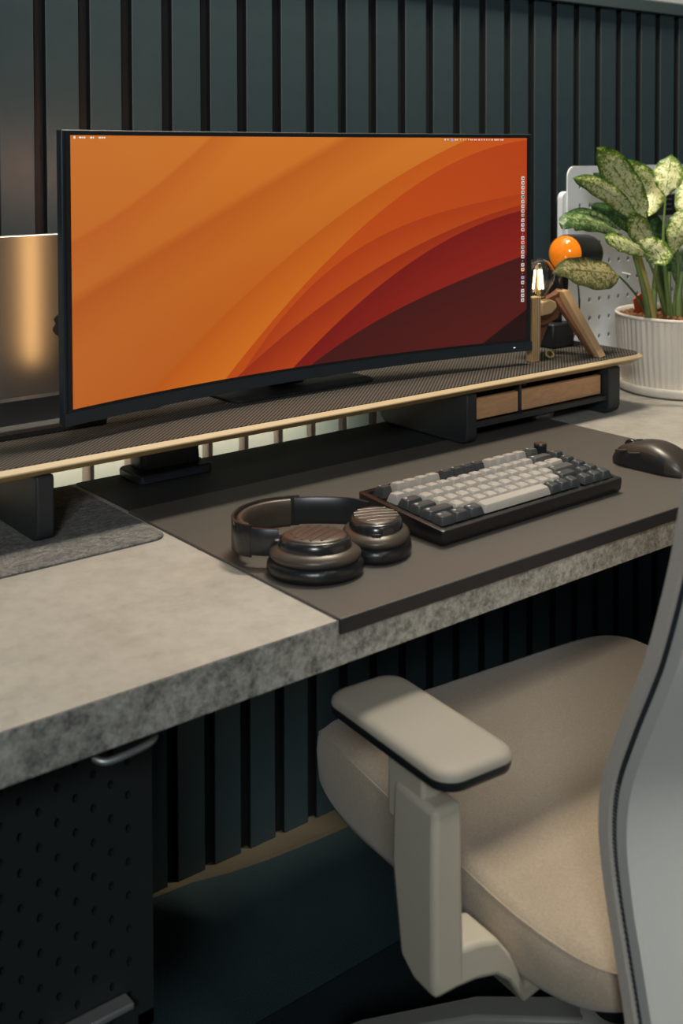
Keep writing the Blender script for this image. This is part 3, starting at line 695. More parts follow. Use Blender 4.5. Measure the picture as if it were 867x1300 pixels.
# ================================================================== HEADPHONES
hp = thing('headphones', (0.09,0.15,0.0030), 'black and bronze over-ear headphones lying on the desk pad', 'headphones')
def cup(cx, cy, rot, rx, ry, z0, ribang):
    c = (cx,cy,z0)
    sx, sy = rx/0.05, ry/0.05
    a = MB(); a.lathe([(0.020,0.0),(0.040,0.0004),(0.0475,0.0035),(0.0500,0.0090),(0.0492,0.0150),(0.0460,0.0188),(0.0400,0.0198),(0.02,0.0198)], c, 48, sx, sy, rot=rot)
    e = obj('ear_cushion', a, M['leatherette'], hp, smooth=60)
    a = MB(); a.lathe([(0.038,0.0192),(0.0452,0.0198),(0.0452,0.0215),(0.038,0.0218)], c, 48, sx, sy, rot=rot); obj('gasket', a, M['black'], e, smooth=40)
    a = MB(); a.lathe([(0.040,0.0214),(0.0466,0.0220),(0.0472,0.0240),(0.0462,0.0262),(0.0425,0.0292),(0.0390,0.0310),(0.036,0.0320),(0.03,0.033)], c, 48, sx, sy, rot=rot)
    hs = obj('housing', a, M['bronze'], hp, smooth=60)
    off = (cx, cy, z0)
    a = MB(); a.lathe([(0.0372,0.0300),(0.0376,0.0325),(0.0362,0.0385),(0.0338,0.0415),(0.030,0.0422)], off, 48, sx, sy, rot=rot)
    dm_ = obj('dome', a, M['dark_gloss'], hp, smooth=60)
    a = MB(); rr = [(0.0320,0.0414),(0.0320,0.0424),(0.0295,0.0438),(0.020,0.0447),(0.004,0.0450)]
    a.lathe(rr, off, 48, sx, sy, rot=rot); pl = obj('cap_plate', a, M['bronze'], hp, smooth=60)
    # raised parallel ribs on the cap
    for i in range(5):
        u = -0.0200+0.0100*i; L = math.sqrt(max(0, 0.0262**2-u*u)); b = MB()
        ca, sa = math.cos(ribang), math.sin(ribang)
        pts = [(cx+(u*ca-v*sa)*0.95, cy+(u*sa+v*ca)*0.95, z0+0.0440-0.0012*((u*u+v*v)/0.0008)) for v in [L*(k/4-1) for k in range(9)]]
        b.tube(pts, 0.0022, 10); obj('rib', b, M['bronze'], pl, smooth=60)
    return hs
VD = math.atan2(0.77,0.63)
c1 = cup(0.0560,0.1085, VD-PI/2, 0.052, 0.045, 0.0002, -1.25)
c2 = cup(0.1460,0.1150, VD, 0.049, 0.0400, 0.0004, -2.0)
# port slot on the right cup, facing the viewer
vx, vy = -0.63, -0.77
s_p = MB(); P0 = Vector((0.1460,0.1150,0)) + Vector((-0.633,-0.774,0))*0.0376
s_p.box((-0.0050,-0.0008,-0.0016),(0.0050,0.0015,0.0016)); s_p.xform(Matrix.Translation((P0.x,P0.y,0.0330))@Matrix.Rotation(VD-PI/2,4,'Z')); obj('port', s_p, M['black'], hp, bevel=0.0007)
# headband: outer shell, padded inside
bp = [(0.034,0.144),(0.016,0.162),(0.009,0.184),(0.020,0.208),(0.045,0.226),(0.078,0.230),(0.110,0.219),(0.140,0.197),(0.160,0.175),(0.166,0.152)]
path = smooth_path([(x,y,0) for x,y in bp], 6)
def band(path, z0, z1, d0, d1, tilt=0.0):
    mb = MB(); rings = []; n = len(path)
    for i, p in enumerate(path):
        t = (path[min(i+1,n-1)]-path[max(i-1,0)]).normalized(); nn = Vector((t.y,-t.x,0))   # towards the loop's inside
        r = []
        for d, z in ((d0,z0+0.001),(d0,z1-0.001),(d0+0.0008,z1),(d1-0.0008,z1),(d1,z1-0.001),(d1,z0+0.001),(d1-0.0008,z0),(d0+0.0008,z0)):
            r.append((p.x+nn.x*d, p.y+nn.y*d, z))
        rings.append(r)
    return mb.loft(rings)
n = len(path)
i0, i1 = int(n*0.17), int(n*0.66)
obj('headband', band(path[i0-2:i1+2], 0.0125, 0.0475, -0.0035, 0.0), M['dark_gloss'], hp, smooth=50)
cush = MB(); rings = []
pp = path[i0:i1]
for i, p in enumerate(pp):
    t = (pp[min(i+1,len(pp)-1)]-pp[max(i-1,0)]).normalized(); nn = Vector((t.y,-t.x,0)); r = []
    for j in range(12):
        a = 2*PI*j/12; d = 0.0055+0.0055*math.cos(a); z = 0.0300+0.0165*math.copysign(abs(math.sin(a))**0.7, math.sin(a)); r.append((p.x+nn.x*d, p.y+nn.y*d, z))
    rings.append(r)
cush.loft(rings); obj('headband_cushion', cush, M['bronze'], hp, smooth=70, label='padded bronze-brown inner band')
obj('slider', band(path[:i0], 0.015, 0.0445, -0.003, 0.001), M['black_satin'], hp, smooth=50)
obj('slider', band(path[i1:], 0.014, 0.0455, -0.003, 0.001), M['black_satin'], hp, smooth=50)
for (a, b) in (((0.034,0.144,0.027),(0.040,0.134,0.026)),((0.166,0.152,0.030),(0.163,0.142,0.030))):
    y = MB(); y.tube([a, b], 0.007, 12); obj('hinge', y, M['black_satin'], hp, smooth=60)
y = MB(); y.lathe([(0.001,0),(0.0028,0.0003),(0.0028,0.001),(0.001,0.0014)], (0.0275,0.1375,0.0345), 12); obj('rivet', y, M['steel_light'], hp, smooth=60)

# ================================================================== WOODEN BULB LAMP
wlm = thing('wooden_bulb_lamp', (0.83,0.43,0.0962), 'small plywood lamp on splayed legs with a clear filament bulb', 'lamp')
ST = 0.0964
mb = MB(); mb.loft([[(0.7545,0.428,ST),(0.7725,0.428,ST),(0.7725,0.442,ST),(0.7545,0.442,ST)],[(0.7535,0.428,0.2045),(0.7745,0.428,0.2045),(0.7745,0.442,0.2045),(0.7535,0.442,0.2045)]])
obj('leg', mb, M['ply'], wlm, bevel=0.0008, label='upright leg showing its plywood layers')
# slanted leg: apex to foot, narrow edge towards the viewer and a dark veneer face
A0 = at(714,372,y=0.455); F0 = at(764,453,z=ST)
def slab(name, a, b, wdir, w0, w1, tdir, t, m, **k):
    a, b, wdir, tdir = Vector(a), Vector(b), Vector(wdir).normalized(), Vector(tdir).normalized(); mb = MB()
    r = []
    for p, ww in ((a,w0),(b,w1)):
        r.append([p+wdir*(-ww/2)+tdir*(-t/2), p+wdir*(ww/2)+tdir*(-t/2), p+wdir*(ww/2)+tdir*(t/2), p+wdir*(-ww/2)+tdir*(t/2)])
    mb.loft(r); return obj(name, mb, m, wlm, bevel=0.0008, **k)
vd2 = (A0-CAMP).normalized()
A1 = Vector((A0.x, A0.y, 0.206)); F1 = Vector((F0.x-0.003, F0.y+0.003, ST+0.001))
mid = A1.lerp(F1, 0.42)
slab('leg', A1, F1, (1,0,0.12), 0.016, 0.016, (0.0,1,0.0), 0.016, M['pale_wood'], label='slanted pale leg')
slab('side_plate', A1+Vector((-0.010,0.010,-0.006)), F1+Vector((-0.008,0.008,0.001)), (1,0.0,0), 0.020, 0.006, (0,1,0), 0.010, M['veneer'], label='reddish side of the slanted leg')
slab('leg', (0.842,0.480,0.190), (0.815,0.478,0.112), (1,0,0), 0.058, 0.016, (0,1,0), 0.014, M['veneer'], label='tapered reddish rear leg')
mb = MB(); mb.prism([(0.775,0.172),(0.775,0.196),(0.796,0.199),(0.812,0.193),(0.814,0.183),(0.800,0.174)], 1, 0.426, 0.452); obj('knee_block', mb, M['pale_wood'], wlm, bevel=0.003, seg=3, label='pale rounded wooden block')
mb = MB(); mb.prism([(0.775,0.150),(0.775,0.185),(0.845,0.200),(0.862,0.208),(0.872,0.200),(0.850,0.158),(0.82,0.150)], 1, 0.456, 0.470); obj('body', mb, M['veneer'], wlm, bevel=0.001, label='reddish wooden body')
mb = MB(); mb.tube([(0.790,0.436,0.185),(0.790,0.475,0.185)], 0.006, 12); obj('dowel', mb, M['pale_wood'], wlm, smooth=50)
rg_ = MB(); cc = at(698,437,y=0.44); pts = [(cc.x+0.009*math.cos(a), cc.y+0.003*math.sin(a), max(ST+0.0035,0.101)+0.0055*math.sin(a)+0.002) for a in [2*PI*i/16 for i in range(17)]]
rg_.tube(pts, 0.0014, 6); o = obj('cord_ring', rg_, M['yellow'], org=(cc.x,cc.y,ST), smooth=60); tag(o, 'small yellow loop lying on the shelf behind the wooden lamp leg', 'loop')
# filament bulb above the upright leg
bc = Vector((0.795,0.452,0.0))
mb = MB(); mb.lathe([(0.0125,0.182),(0.0125,0.198),(0.011,0.201),(0.004,0.202)], (bc.x,bc.y,0), 24); obj('socket', mb, M['brass'], wlm, smooth=40)
prof = [(0.0115,0.199),(0.0128,0.205),(0.0175,0.213),(0.0232,0.222),(0.0266,0.231),(0.0272,0.2405),(0.0245,0.2510),(0.0175,0.2595),(0.0085,0.2640),(0.0006,0.2650)]
mb = MB(); mb.lathe(prof, (bc.x,bc.y,0), 36, cap=False); bulb = obj('bulb', mb, M['bulb_glass'], wlm, smooth=80, solid=0.0007, label='clear amber glass bulb')
for dx, dy in ((-0.009,0.004),(-0.004,-0.006),(0.006,-0.005),(0.009,0.004)):
    f = MB(); f.tube([(bc.x+dx*0.6,bc.y+dy*0.6,0.2460),(bc.x+dx*0.95,bc.y+dy,0.214)], 0.0017, 8); obj('filament', f, M['filament'], bulb, smooth=60, label='glowing filament')
f = MB(); f.tube([(bc.x,bc.y,0.201),(bc.x,bc.y,0.222),(bc.x,bc.y,0.251)], 0.0028, 8, 0.0008); obj('filament_stem', f, M['yellow'], bulb, smooth=60)

# ================================================================== BLACK SPOTLIGHT WITH ORANGE BULB
sp = thing('orange_spot_lamp', (0.915,0.515,0.0962), 'black cylindrical spot lamp with an orange globe bulb behind the wooden lamp', 'lamp')
C0 = at(716,322,y=0.50)
ax = Vector((1.0,0.12,-0.05)).normalized()
def along(prof, c, ax, seg=40):
    q = Vector((0,0,1)).rotation_difference(ax).to_matrix().to_4x4(); mb = MB(); mb.lathe(prof, (0,0,0), seg, cap=True); return mb.xform(Matrix.Translation(c) @ q)
can = along([(0.0335,-0.004),(0.0345,0.0),(0.0345,0.058),(0.0325,0.068),(0.026,0.077),(0.012,0.082)], C0+ax*0.010, ax)
co = obj('shade', can, M['black_satin'], sp, smooth=40, label='black cylindrical shade')
bl = along([(0.001,-0.0190),(0.010,-0.0182),(0.019,-0.0150),(0.0270,-0.008),(0.0318,0.0),(0.0325,0.006),(0.032,0.012)], C0, ax); obj('bulb', bl, M['orange_glass'], sp, smooth=80, label='glossy orange bulb')
mb = MB(); mb.lathe([(0.004,0.0),(0.0125,0.002),(0.0135,0.022),(0.010,0.034)], (0.913,0.503,0.196), 24); obj('socket', mb, M['dark_gloss'], sp, smooth=50)
mb = MB(); mb.box((0.902,0.507,0.112),(0.922,0.523,0.236)); obj('post', mb, M['black'], sp, bevel=0.002)
mb = MB(); mb.box((0.878,0.490,ST),(0.936,0.545,0.140)); obj('base', mb, M['black'], sp, bevel=0.004)
cb = MB(); pts = [at(733,352,y=0.56),at(736,372,y=0.565),at(735,395,y=0.57),at(733,412,y=0.575),at(727,428,y=0.585),Vector((0.985,0.592,0.0985))]
pts = [at(732,348,y=0.555),at(735,375,y=0.56),at(735,400,y=0.562),at(731,420,y=0.562),at(725,434,y=0.560)]
cb.tube(smooth_path(pts,5), 0.0016, 6); o = obj('cord', cb, M['black'], sp, smooth=60)

# ================================================================== PEGBOARD
pg = thing('white_pegboard', (1.25,0.61,0), 'white perforated pegboard standing behind the plant', 'pegboard')
PX0, PZ0 = 1.048, -0.0
Y0 = 0.600
def pegboard(x0, z0, nx, nz, px, pz, y0, y1, mg):
    mb = holed_panel(x0+mg, z0+mg, nx, nz, px, pz, 0.0042, 0.0054, y0, y1)
    X1 = x0+2*mg+nx*px; Z1 = z0+2*mg+nz*pz
    # rounded frame around the grid
    outl = rrect(x0, z0, X1, Z1, mg*0.95, 6); n = 7
    inn = []
    for cx, cz in ((X1-mg,Z1-mg),(x0+mg,Z1-mg),(x0+mg,z0+mg),(X1-mg,z0+mg)):
        inn += [(cx,cz)]*n
    vs = [(x,y0,z) for x,z in outl]+[(x,y0,z) for x,z in inn]+[(x,y1,z) for x,z in outl]
    N_ = len(outl); fs = []
    for i in range(N_):
        j = (i+1)%N_; fs.append((i,j,N_+j,N_+i) if inn[i]!=inn[j] else (i,j,N_+i)); fs.append((i,2*N_+i,2*N_+j,j))
    mb.add(vs, fs); return mb
obj('board', pegboard(1.046, 0.002, 15, 10, 0.0302, 0.0372, Y0, Y0+0.0035, 0.0215), M['pegwhite'], pg, smooth=30)
mb = MB(); mb.prism(rrect(1.034,0.002,1.075,0.368,0.014,6), 1, Y0+0.004, Y0+0.016); obj('side_flap', mb, M['pegwhite'], pg, bevel=0.001)
mb = MB(); mb.tube([(1.0405,Y0+0.0035,0.325),(1.0405,Y0+0.0042,0.325)], 0.0022, 8); obj('screw', mb, M['black'], pg)
for x in (1.12, 1.45):
    mb = MB(); mb.box((x,Y0-0.03,0.0002),(x+0.03,Y0-0.0,0.004)); mb.box((x,Y0-0.004,0.0002),(x+0.03,Y0+0.0,0.03)); obj('foot', mb, M['pegwhite'], pg)
# things hanging on the pegboard
P = at(846,258,y=0.585)
pod = thing('black_holder', (P.x,0.585,P.z), 'black slotted holder hanging on the pegboard behind the leaves', 'holder')
mb = MB(); mb.prism(rrect(P.x-0.036,P.z-0.024,P.x+0.034,P.z+0.020,0.008,4), 1, 0.566, 0.5975); obj('body', mb, M['black_satin'], pod, bevel=0.002)
for i in range(3):
    mb = MB(); mb.box((P.x-0.030,0.5650,P.z-0.012+i*0.010),(P.x-0.010,0.5660,P.z-0.009+i*0.010)); mb.xform(Matrix.Translation((0,0,0))); obj('slot_edge', mb, M['steel_light'], pod)
mb = MB(); mb.lathe([(0.001,0),(0.004,0.001),(0.005,0.004),(0.003,0.008)], (0,0,0), 12); mb.xform(Matrix.Translation((P.x+0.008,0.566,P.z-0.012))@Matrix.Rotation(PI/2,4,'X')); obj('knob', mb, M['steel_light'], pod, smooth=60)
P = at(840,250,y=0.58); hkx = MB()
for i, (a, b) in enumerate((((765,252),(779,251)),((790,346),(801,349)))):
    A = at(*a, y=0.5985); B = at(*b, y=0.575)
    t = MB(); t.tube([A, B], 0.0016, 6); o = obj('pegboard_hook', t, M['pegwhite'] if i else M['steel_light'], org=A, smooth=60)
    tag(o, ['grey metal peg sticking out of the pegboard beside the upper leaves','small white peg in the pegboard below the speckled leaves'][i], 'hook', 'pegs on the white pegboard')

# ================================================================== PLANT
pc_ = Vector((1.164,0.424,0))
po = thing('plant_pot', (pc_.x,pc_.y,0), 'cream ribbed ceramic plant pot on the right of the desk', 'plant pot')
mb = MB(); mb.lathe([(0.001,0.0088),(0.098,0.0088),(0.1060,0.0100),(0.1095,0.022),(0.1175,0.080),(0.1212,0.139)], (pc_.x,pc_.y,0), 320, rib=0.0010, nrib=64, cap=False); 
mb2 = MB(); mb2.lathe([(0.1205,0.1385),(0.1228,0.1400),(0.1226,0.1440),(0.1205,0.1455),(0.1175,0.1440),(0.1165,0.135),(0.1150,0.112)], (pc_.x,pc_.y,0), 96, cap=False)
obj('pot_body', mb, M['ceramic'], po, smooth=50); obj('rim', mb2, M['ceramic'], po, smooth=60)
sc_ = MB(); sc_.lathe([(0.100,0.0006),(0.1110,0.0010),(0.1165,0.0035),(0.1205,0.0110),(0.1212,0.0180),(0.1200,0.0198),(0.1182,0.0185),(0.1160,0.0095),(0.112,0.0082),(0.100,0.0080)], (pc_.x,pc_.y,0), 96); 
so = obj('saucer', sc_, M['saucer'], smooth=50, org=(pc_.x,pc_.y,0)); tag(so, 'cream saucer under the ribbed plant pot', 'saucer')
so2 = MB(); so2.lathe([(0.01,0.115),(0.1135,0.118),(0.111,0.126),(0.05,0.129),(0.001,0.130)], (pc_.x,pc_.y,0), 40); obj('soil', so2, M['clay'], po, smooth=60)
pb = MB(); base_ico = bmesh.new(); bmesh.ops.create_icosphere(base_ico, subdivisions=1, radius=1); iv = [v.co.copy() for v in base_ico.verts]; ifc = [[v.index for v in f.verts] for f in base_ico.faces]; base_ico.free()
for k in range(420):
    a = random.uniform(0,2*PI); r = 0.110*math.sqrt(random.random()); s = random.uniform(0.0040,0.0075)
    c = Vector((pc_.x+r*math.cos(a), pc_.y+r*math.sin(a), 0.1305+random.uniform(0,0.007)))
    R3 = Euler((random.random()*6,random.random()*6,0)).to_matrix()
    pb.add([c+R3@Vector((v.x*s*1.15,v.y*s,v.z*s*0.85)) for v in iv], ifc)
obj('clay_pebbles', pb, M['clay'], po, smooth=80, kind='stuff', label='reddish clay pebbles')
pl = thing('variegated_plant', (pc_.x,pc_.y,0.12), 'leafy plant with green and cream speckled leaves in the ribbed pot', 'plant')
def leaf(pts, width, m, fold=0.25, face=None, wprof=0.78, twist=0.0, droop=0.0):
    """pts: midrib from tip to base as (px,py,y)"""
    path = smooth_path([at(p[0],p[1],y=p[2]) for p in pts], 7); n = len(path)
    L = 0
    vs = []; uv = []; fs = []; K = 8
    side_prev = None
    for i, p in enumerate(path):
        s = i/(n-1); t = (path[min(i+1,n-1)]-path[max(i-1,0)]).normalized()
        view = (CAMP-p).normalized()
        nrm = Vector(face).normalized() if face else (view*0.8+Vector((0,0,0.35))).normalized()
        side = t.cross(nrm).normalized()
        if twist: side = (Matrix.Rotation(twist, 3, t) @ side)
        up = side.cross(t).normalized()
        if up.dot(nrm) < 0: up = -up
        # s 0 tip .. 1 base
        q_ = s**wprof; ww = width*0.5*((math.sin(PI*q_)**(1.05 if q_ < 0.5 else 0.8)) if 0 < s < 1 else 0.0) + 0.0003
        if s > 0.93: ww = max(ww, 0.0012)
        for k in range(K+1):
            q = k/K*2-1
            wob = 0.0016*math.sin(9*s*3.1+q*2.0)*abs(q)
            d = up*(-(fold)*ww*abs(q)**1.3*1.0 + wob)
            vs.append(p+side*(q*ww)+d); uv.append((k/K, 1-s))
    for i in range(n-1):
        for k in range(K): a = i*(K+1)+k; fs.append((a,a+1,a+K+2,a+K+1))
    mb = MB(); mb.add(vs, fs); return obj('leaf', mb, M[m], pl, smooth=180, uv=uv)
def stem(pts, r0, r1, m='stem', par=None):
    mb = MB(); mb.tube(smooth_path([at(p[0],p[1],y=p[2]) for p in pts], 5), r0, 8, r1); return obj('stem', mb, M[m], pl, smooth=70)
# background / darker leaves first
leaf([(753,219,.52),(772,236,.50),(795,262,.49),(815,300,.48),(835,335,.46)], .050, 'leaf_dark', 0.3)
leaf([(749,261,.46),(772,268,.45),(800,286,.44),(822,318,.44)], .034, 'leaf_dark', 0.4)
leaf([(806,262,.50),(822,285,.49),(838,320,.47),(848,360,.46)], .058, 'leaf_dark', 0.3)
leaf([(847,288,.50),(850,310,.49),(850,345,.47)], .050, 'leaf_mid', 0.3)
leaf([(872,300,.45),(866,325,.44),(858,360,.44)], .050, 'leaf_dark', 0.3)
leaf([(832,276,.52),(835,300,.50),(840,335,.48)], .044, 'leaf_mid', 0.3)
# main leaves
leaf([(757,188,.46),(774,206,.455),(796,236,.45),(812,262,.445),(820,276,.44)], .062, 'leaf_pale', 0.15)
leaf([(793,203,.50),(812,220,.49),(828,240,.48),(829,258,.47),(824,274,.46)], .050, 'leaf_pale', 0.18)
leaf([(853,196,.44),(850,212,.435),(847,232,.43),(845,249,.43)], .056, 'leaf_pale', 0.2, wprof=0.85)
leaf([(880,205,.46),(876,235,.45),(871,265,.44),(868,290,.44)], .050, 'leaf_pale', 0.2)
leaf([(878,262,.40),(868,280,.40),(858,300,.41),(855,322,.42)], .050, 'leaf_pale', 0.2)
leaf([(727,227,.44),(752,233,.44),(780,250,.44),(803,276,.44),(818,296,.44)], .036, 'leaf_pale', 0.3, twist=0.35)
leaf([(714,291,.42),(722,280,.42),(742,279,.42),(768,287,.425),(790,298,.43)], .038, 'leaf_mid', 0.35)
leaf([(712,277,.44),(738,271,.44),(764,277,.44),(788,292,.44)], .022, 'leaf_mid', 0.3, twist=0.4)
leaf([(800,270,.42),(812,290,.42),(826,310,.42),(838,330,.43)], .045, 'leaf_pale', 0.3)
leaf([(766,302,.36),(785,306,.36),(806,314,.365),(824,326,.37)], .036, 'leaf_pale', 0.25)
leaf([(843,338,.34),(838,324,.35),(826,312,.36),(812,306,.37)], .048, 'leaf_pale', 0.2)
leaf([(700,348,.40),(718,343,.40),(745,344,.40),(772,347,.40),(787,352,.40)], .064, 'leaf_brown', 0.2, wprof=1.2)
stem([(786,351,.40),(797,362,.40),(808,376,.41),(818,395,.42),(822,408,.43)], .0017, .0026, 'stem_dark')
stem([(823,330,.37),(832,352,.39),(838,375,.41),(846,405,.43)], .0022, .004)
stem([(820,276,.44),(826,296,.44),(832,325,.44),(836,360,.44),(846,405,.44)], .0016, .004)
stem([(801,311,.385),(812,348,.385),(818,372,.40),(824,408,.42)], .003, .0065)
stem([(808,313,.40),(818,352,.41),(824,380,.42),(829,410,.42)], .004, .0085, 'stem_pale')
stem([(834,330,.42),(832,350,.42),(830,380,.42),(829,410,.42)], .003, .007)
stem([(845,249,.43),(842,300,.43),(845,350,.43),(850,408,.43)], .0018, .0045)
stem([(850,345,.44),(849,375,.44),(852,408,.43)], .003, .006)
stem([(836,335,.45),(842,370,.45),(846,408,.44)], .004, .006, 'stem_dark')
stem([(864,325,.44),(860,360,.44),(856,408,.43)], .003, .006)
stem([(866,345,.42),(862,375,.42),(862,408,.42)], .004, .008)
stem([(872,330,.45),(872,370,.45),(870,408,.43)], .003, .006, 'stem_dark')
stem([(858,300,.43),(862,350,.43),(866,408,.42)], .0025, .005)
# orange plant label at the rim
tg = MB(); A = at(803,384,y=0.47); B = at(819,374,y=0.47)
a1, a2, a3, a4 = at(804,380,y=.47), at(817,370,y=.47), at(822,396,y=.47), at(808,398,y=.47)
tg.loft([[a1,a2,a3,a4],[p+Vector((0.002,0.004,0)) for p in (a1,a2,a3,a4)]]); o = obj('plant_label', tg, M['red'], org=a4, bevel=0.0008); tag(o, 'orange-red plastic tag stuck in the pot behind the stems', 'plant tag')

# ================================================================== OFFICE CHAIR
ch = thing('office_chair', (0.375,-0.02,FLZ+0.012), 'light grey office chair with woven beige seat pulled up to the desk', 'office chair', rz=math.radians(-5))
# seat cushion
def seat_ring(sx, sy, cy, z0, tilt=0.0, n=96, e=5.5, fall=0.0):
    r = []
    for j in range(n):
        a = 2*PI*j/n; c, s = math.cos(a), math.sin(a)
        x = sx*math.copysign(abs(c)**(2/e), c); y = sy*math.copysign(abs(s)**(2/e), s)
        fr = max(0, (y/0.25-0.45)/0.55); rr_ = max(0, (-y/0.25-0.70)/0.30)
        r.append((0.378+x*(1-0.02*fr), cy+y, z0+tilt*y - fall*(fr**2)*0.052 - fall*(rr_**2)*0.014))
    return r
CYS = 0.010
rings = [seat_ring(0.19,0.20,CYS,-0.341), seat_ring(0.232,0.238,CYS,-0.340), seat_ring(0.249,0.258,CYS,-0.333), seat_ring(0.2555,0.2680,CYS,-0.318,0.01), seat_ring(0.2570,0.2700,CYS,-0.285,0.05,fall=0.4), seat_ring(0.2560,0.2680,CYS,-0.264,0.085,fall=0.75), seat_ring(0.2520,0.2630,CYS,-0.2535,0.10,fall=0.95), seat_ring(0.2430,0.2520,CYS,-0.2480,0.11,fall=1)]
for k in (0.88,0.75,0.6,0.45,0.3,0.15): rings.append(seat_ring(0.243*k,0.252*k,CYS,-0.2480-0.006*(1-k),0.11,fall=1,e=5.5 if k>0.5 else 4))
mb = MB(); mb.loft(rings); seat = obj('seat', mb, M['seat'], ch, smooth=180)
pr = [Vector(p) for p in seat_ring(0.2548,0.2660,CYS,-0.2580,0.092,n=192,fall=0.85)]; pm = MB(); pm.tube(pr+[pr[0]], 0.0012, 6); obj('piping', pm, M['seat'], seat, smooth=60)
mb = MB(); mb.box((0.20,-0.20,-0.370),(0.55,0.14,-0.339)); obj('seat_pan', mb, M['black'], ch, bevel=0.01, seg=3)
mb = MB(); mb.box((0.30,-0.14,-0.43),(0.45,0.06,-0.366)); obj('mechanism', mb, M['black'], ch, bevel=0.01)
# arms
def arm(side):
    AX, AY = 0.006, -0.029
    X = (lambda x: x+AX) if side < 0 else (lambda x: 0.75-x-AX)
    def seg_box(x0,x1,y0,y1,z0,z1):
        a, b = sorted((X(x0),X(x1))); return MB().box((a,y0+AY,z0),(b,y1+AY,z1))
    # pad
    ow = [(X(x),y+AY) for x,y in rrect(0.002,-0.156,0.090,0.036,0.022,8)]
    def inset(k, z): 
        cx = (X(0.002)+X(0.090))/2; cy = -0.060+AY; z -= 0.006; return [(cx+(x-cx)*(1-k*1.0/0.044), cy+(y-cy)*(1-k/0.096), z) for x,y in ow]
    mb = MB(); mb.loft([inset(0.006,-0.1000), inset(0.001,-0.0975), inset(0,-0.0935), inset(0.0,-0.0885)]); u = obj('armrest_base', mb, M['black'], ch, smooth=50)
    mb = MB(); mb.loft([inset(-0.0004,-0.0885), inset(0.0005,-0.0845), inset(0.0035,-0.0815), inset(0.010,-0.0800), inset(0.025,-0.0795)]); obj('armrest_pad', mb, M['armpad'], ch, smooth=60)
    # inner column
    obj('armrest_column', seg_box(0.014,0.038,-0.110,-0.055,-0.17,-0.1060), M['arm'], ch, bevel=0.004, seg=3)
    # outer sleeve: tapering to the lower bracket
    mb = MB(); 
    def rc(x0,x1,y0,y1,z): return [(X(x),y+AY,z) for x,y in ((x0,y0),(x1,y0),(x1,y1),(x0,y1))]
    mb.loft([rc(0.012,0.048,-0.130,-0.100,-0.3020), rc(0.010,0.046,-0.131,-0.078,-0.284), rc(0.008,0.042,-0.133,-0.068,-0.20), rc(0.010,0.042,-0.132,-0.069,-0.130)])
    obj('armrest_sleeve', mb, M['arm'], ch, bevel=0.006, seg=3)
    # bracket running under the seat
    mb = MB(); P = [Vector((X(0.030),-0.110,-0.283)),Vector((X(0.06),-0.108,-0.285)),Vector((X(0.085),-0.106,-0.291)),Vector((X(0.105),-0.100,-0.312)),Vector((X(0.13),-0.090,-0.352)),Vector((X(0.20),-0.07,-0.360)),Vector((X(0.28),-0.06,-0.364))]
    P = [p+Vector((0,AY,0)) for p in P]; rings = []
    for p, h2, w2 in zip(P, (0.018,0.018,0.018,0.014,0.010,0.010,0.010), (0.020,0.022,0.024,0.026,0.028,0.03,0.03)):
        rings.append([(p.x,p.y-w2,p.z-h2),(p.x,p.y+w2,p.z-h2),(p.x,p.y+w2,p.z+h2),(p.x,p.y-w2,p.z+h2)])
    mb.loft(rings); obj('armrest_bracket', mb, M['arm'], ch, bevel=0.005, seg=3)
arm(-1); arm(1)
# gas column and base
mb = MB(); mb.tube([(0.375,-0.04,-0.43),(0.375,-0.04,-0.57)], 0.025, 24); obj('gas_column', mb, M['black'], ch, smooth=40)
mb = MB(); mb.lathe([(0.03,-0.60),(0.045,-0.595),(0.045,-0.545),(0.03,-0.535)], (0.375,-0.04,0), 32); obj('hub', mb, M['shell'], ch, smooth=40)
for i in range(5):
    a = math.radians(133+72*i); d = Vector((math.cos(a),math.sin(a),0)); s = Vector((-math.sin(a),math.cos(a),0)); c0 = Vector((0.375,-0.04,0))
    rings = []
    for r, z, hw, hh in ((0.03,-0.562,0.028,0.022),(0.16,-0.578,0.026,0.018),(0.30,-0.624,0.021,0.013),(0.335,-0.637,0.014,0.010)):
        p = c0+d*r+Vector((0,0,z)); rings.append([p-s*hw-Vector((0,0,hh)), p+s*hw-Vector((0,0,hh)), p+s*hw*0.7+Vector((0,0,hh)), p-s*hw*0.7+Vector((0,0,hh))])
    mb = MB(); mb.loft(rings); lg_ = obj('base_leg', mb, M['base_grey'], ch, bevel=0.004)
    p = c0+d*0.30
    mb = MB()
    for q in (-0.014,0.014):
        w_ = MB(); w_.lathe([(0.005,-0.008),(0.024,-0.008),(0.0265,-0.004),(0.0265,0.004),(0.024,0.008),(0.005,0.008)], (0,0,0), 24)
        w_.xform(Matrix.Translation((p.x+s.x*q,p.y+s.y*q,FLZ+0.012+0.0270))@Matrix.Rotation(a+PI/2,4,'Z')@Matrix.Rotation(PI/2,4,'Y')); mb.v, b0_, = mb.v, len(mb.v); mb.add(w_.v, w_.f)
    mb.tube([(p.x,p.y,-0.640),(p.x,p.y,-0.700)], 0.009, 12)
    obj('caster', mb, M['black'], lg_, smooth=40)
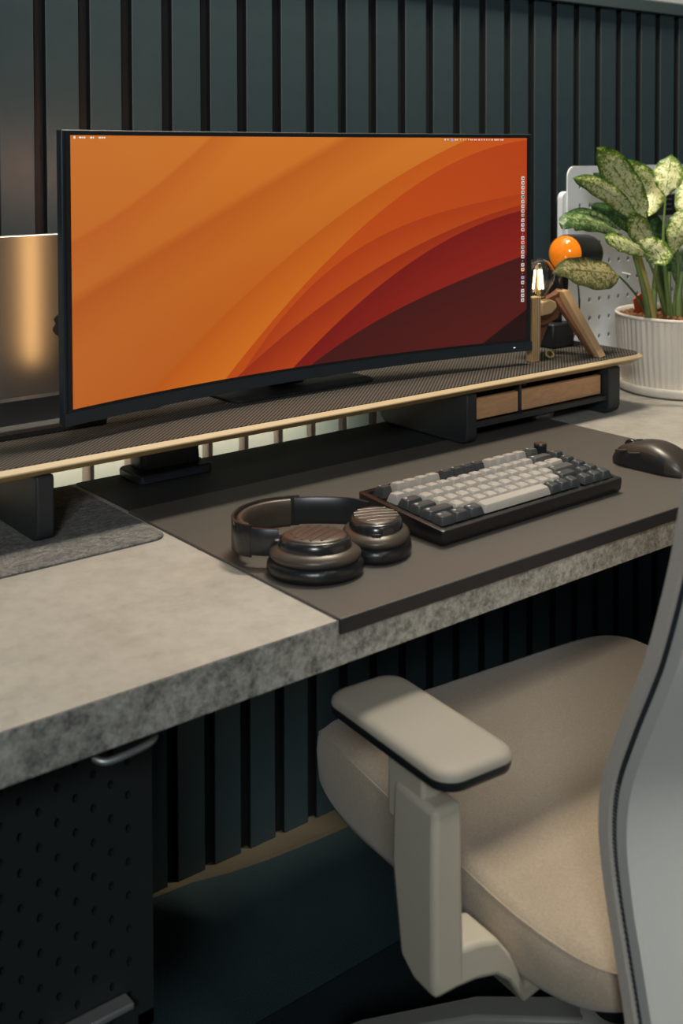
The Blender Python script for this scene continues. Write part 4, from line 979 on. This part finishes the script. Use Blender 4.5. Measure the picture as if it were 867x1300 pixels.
# backrest: lateral curve and s-shaped side profile
prof = [(-0.44,-0.297),(-0.36,-0.286),(-0.301,-0.275),(-0.246,-0.262),(-0.19,-0.249),(-0.144,-0.243),(-0.10,-0.247),(-0.051,-0.264),(0.0,-0.285),(0.029,-0.296),(0.08,-0.311),(0.129,-0.323),(0.19,-0.333),(0.25,-0.340)]
pp = smooth_path([(0,y,z) for z,y in prof], 4)
def half_w(z):
    t = (z+0.44)/0.69
    return 0.2367*(min(1,(t/0.10))**0.35 if t < 0.10 else 1)*(1-(max(0,(t-0.90)/0.10))**2*0.12)
def back_sheet(d0, d1, ins, n=28, lat=0.045):
    rings = []
    for p in pp:
        hw = half_w(p.z)-ins; fr = []; bk = []
        for k in range(n+1):
            q = k/n*2-1; x = 0.375+q*hw; dy = -lat*(1-abs(q)**2.2)
            fr.append((x,p.y+dy-d0,p.z)); bk.append((x,p.y+dy-d1,p.z))
        rings.append(fr+bk[::-1])
    return MB().loft(rings)
obj('backrest_mesh', back_sheet(-0.006,0.006,0.0), M['mesh'], ch, smooth=50, label='pale knitted mesh face of the backrest')
obj('backrest_groove', back_sheet(0.006,0.0145,0.0035), M['bezel'], ch, smooth=50, label='dark edge seam')
obj('backrest_shell', back_sheet(0.0145,0.026,0.0010), M['shell'], ch, smooth=50, label='grey plastic back shell')
zz = MB()
zp = [p for p in smooth_path([(0,y,z) for z,y in prof], 24) if p.z < -0.10]
for i, p in enumerate(zp[::2]):
    x = 0.375-(half_w(p.z)-0.0035); y = p.y-0.01025
    zz.add([(x-0.0008,y-0.0034,p.z-0.0013),(x-0.0008,y+0.0034,p.z+0.0004),(x-0.0008,y+0.0034,p.z+0.0017),(x-0.0008,y-0.0034,p.z)],[(0,1,2,3)])
obj('zip_teeth', zz, M['steel_light'], ch, kind='stuff', label='zigzag stitched seam along the backrest edge')
# rear spine ridge of the back
rings = []
for p in pp[:38]:
    t = (p.z+0.44)/0.5; hw = 0.035+0.085*max(0,min(1,(p.z+0.25)/0.30))**1.5
    rings.append([(0.375-hw,p.y-0.066,p.z),(0.375-hw+0.012,p.y-0.078,p.z),(0.375+hw-0.012,p.y-0.078,p.z),(0.375+hw,p.y-0.066,p.z)])
mb = MB(); mb.loft(rings); obj('back_spine', mb, M['shell'], ch, smooth=60)
mb = MB(); P = smooth_path([(0.375,-0.08,-0.395),(0.375,-0.24,-0.405),(0.375,-0.36,-0.38),(0.375,-0.385,-0.30)],4); mb.tube(P, 0.022, 16); obj('back_bracket', mb, M['shell'], ch, smooth=60)
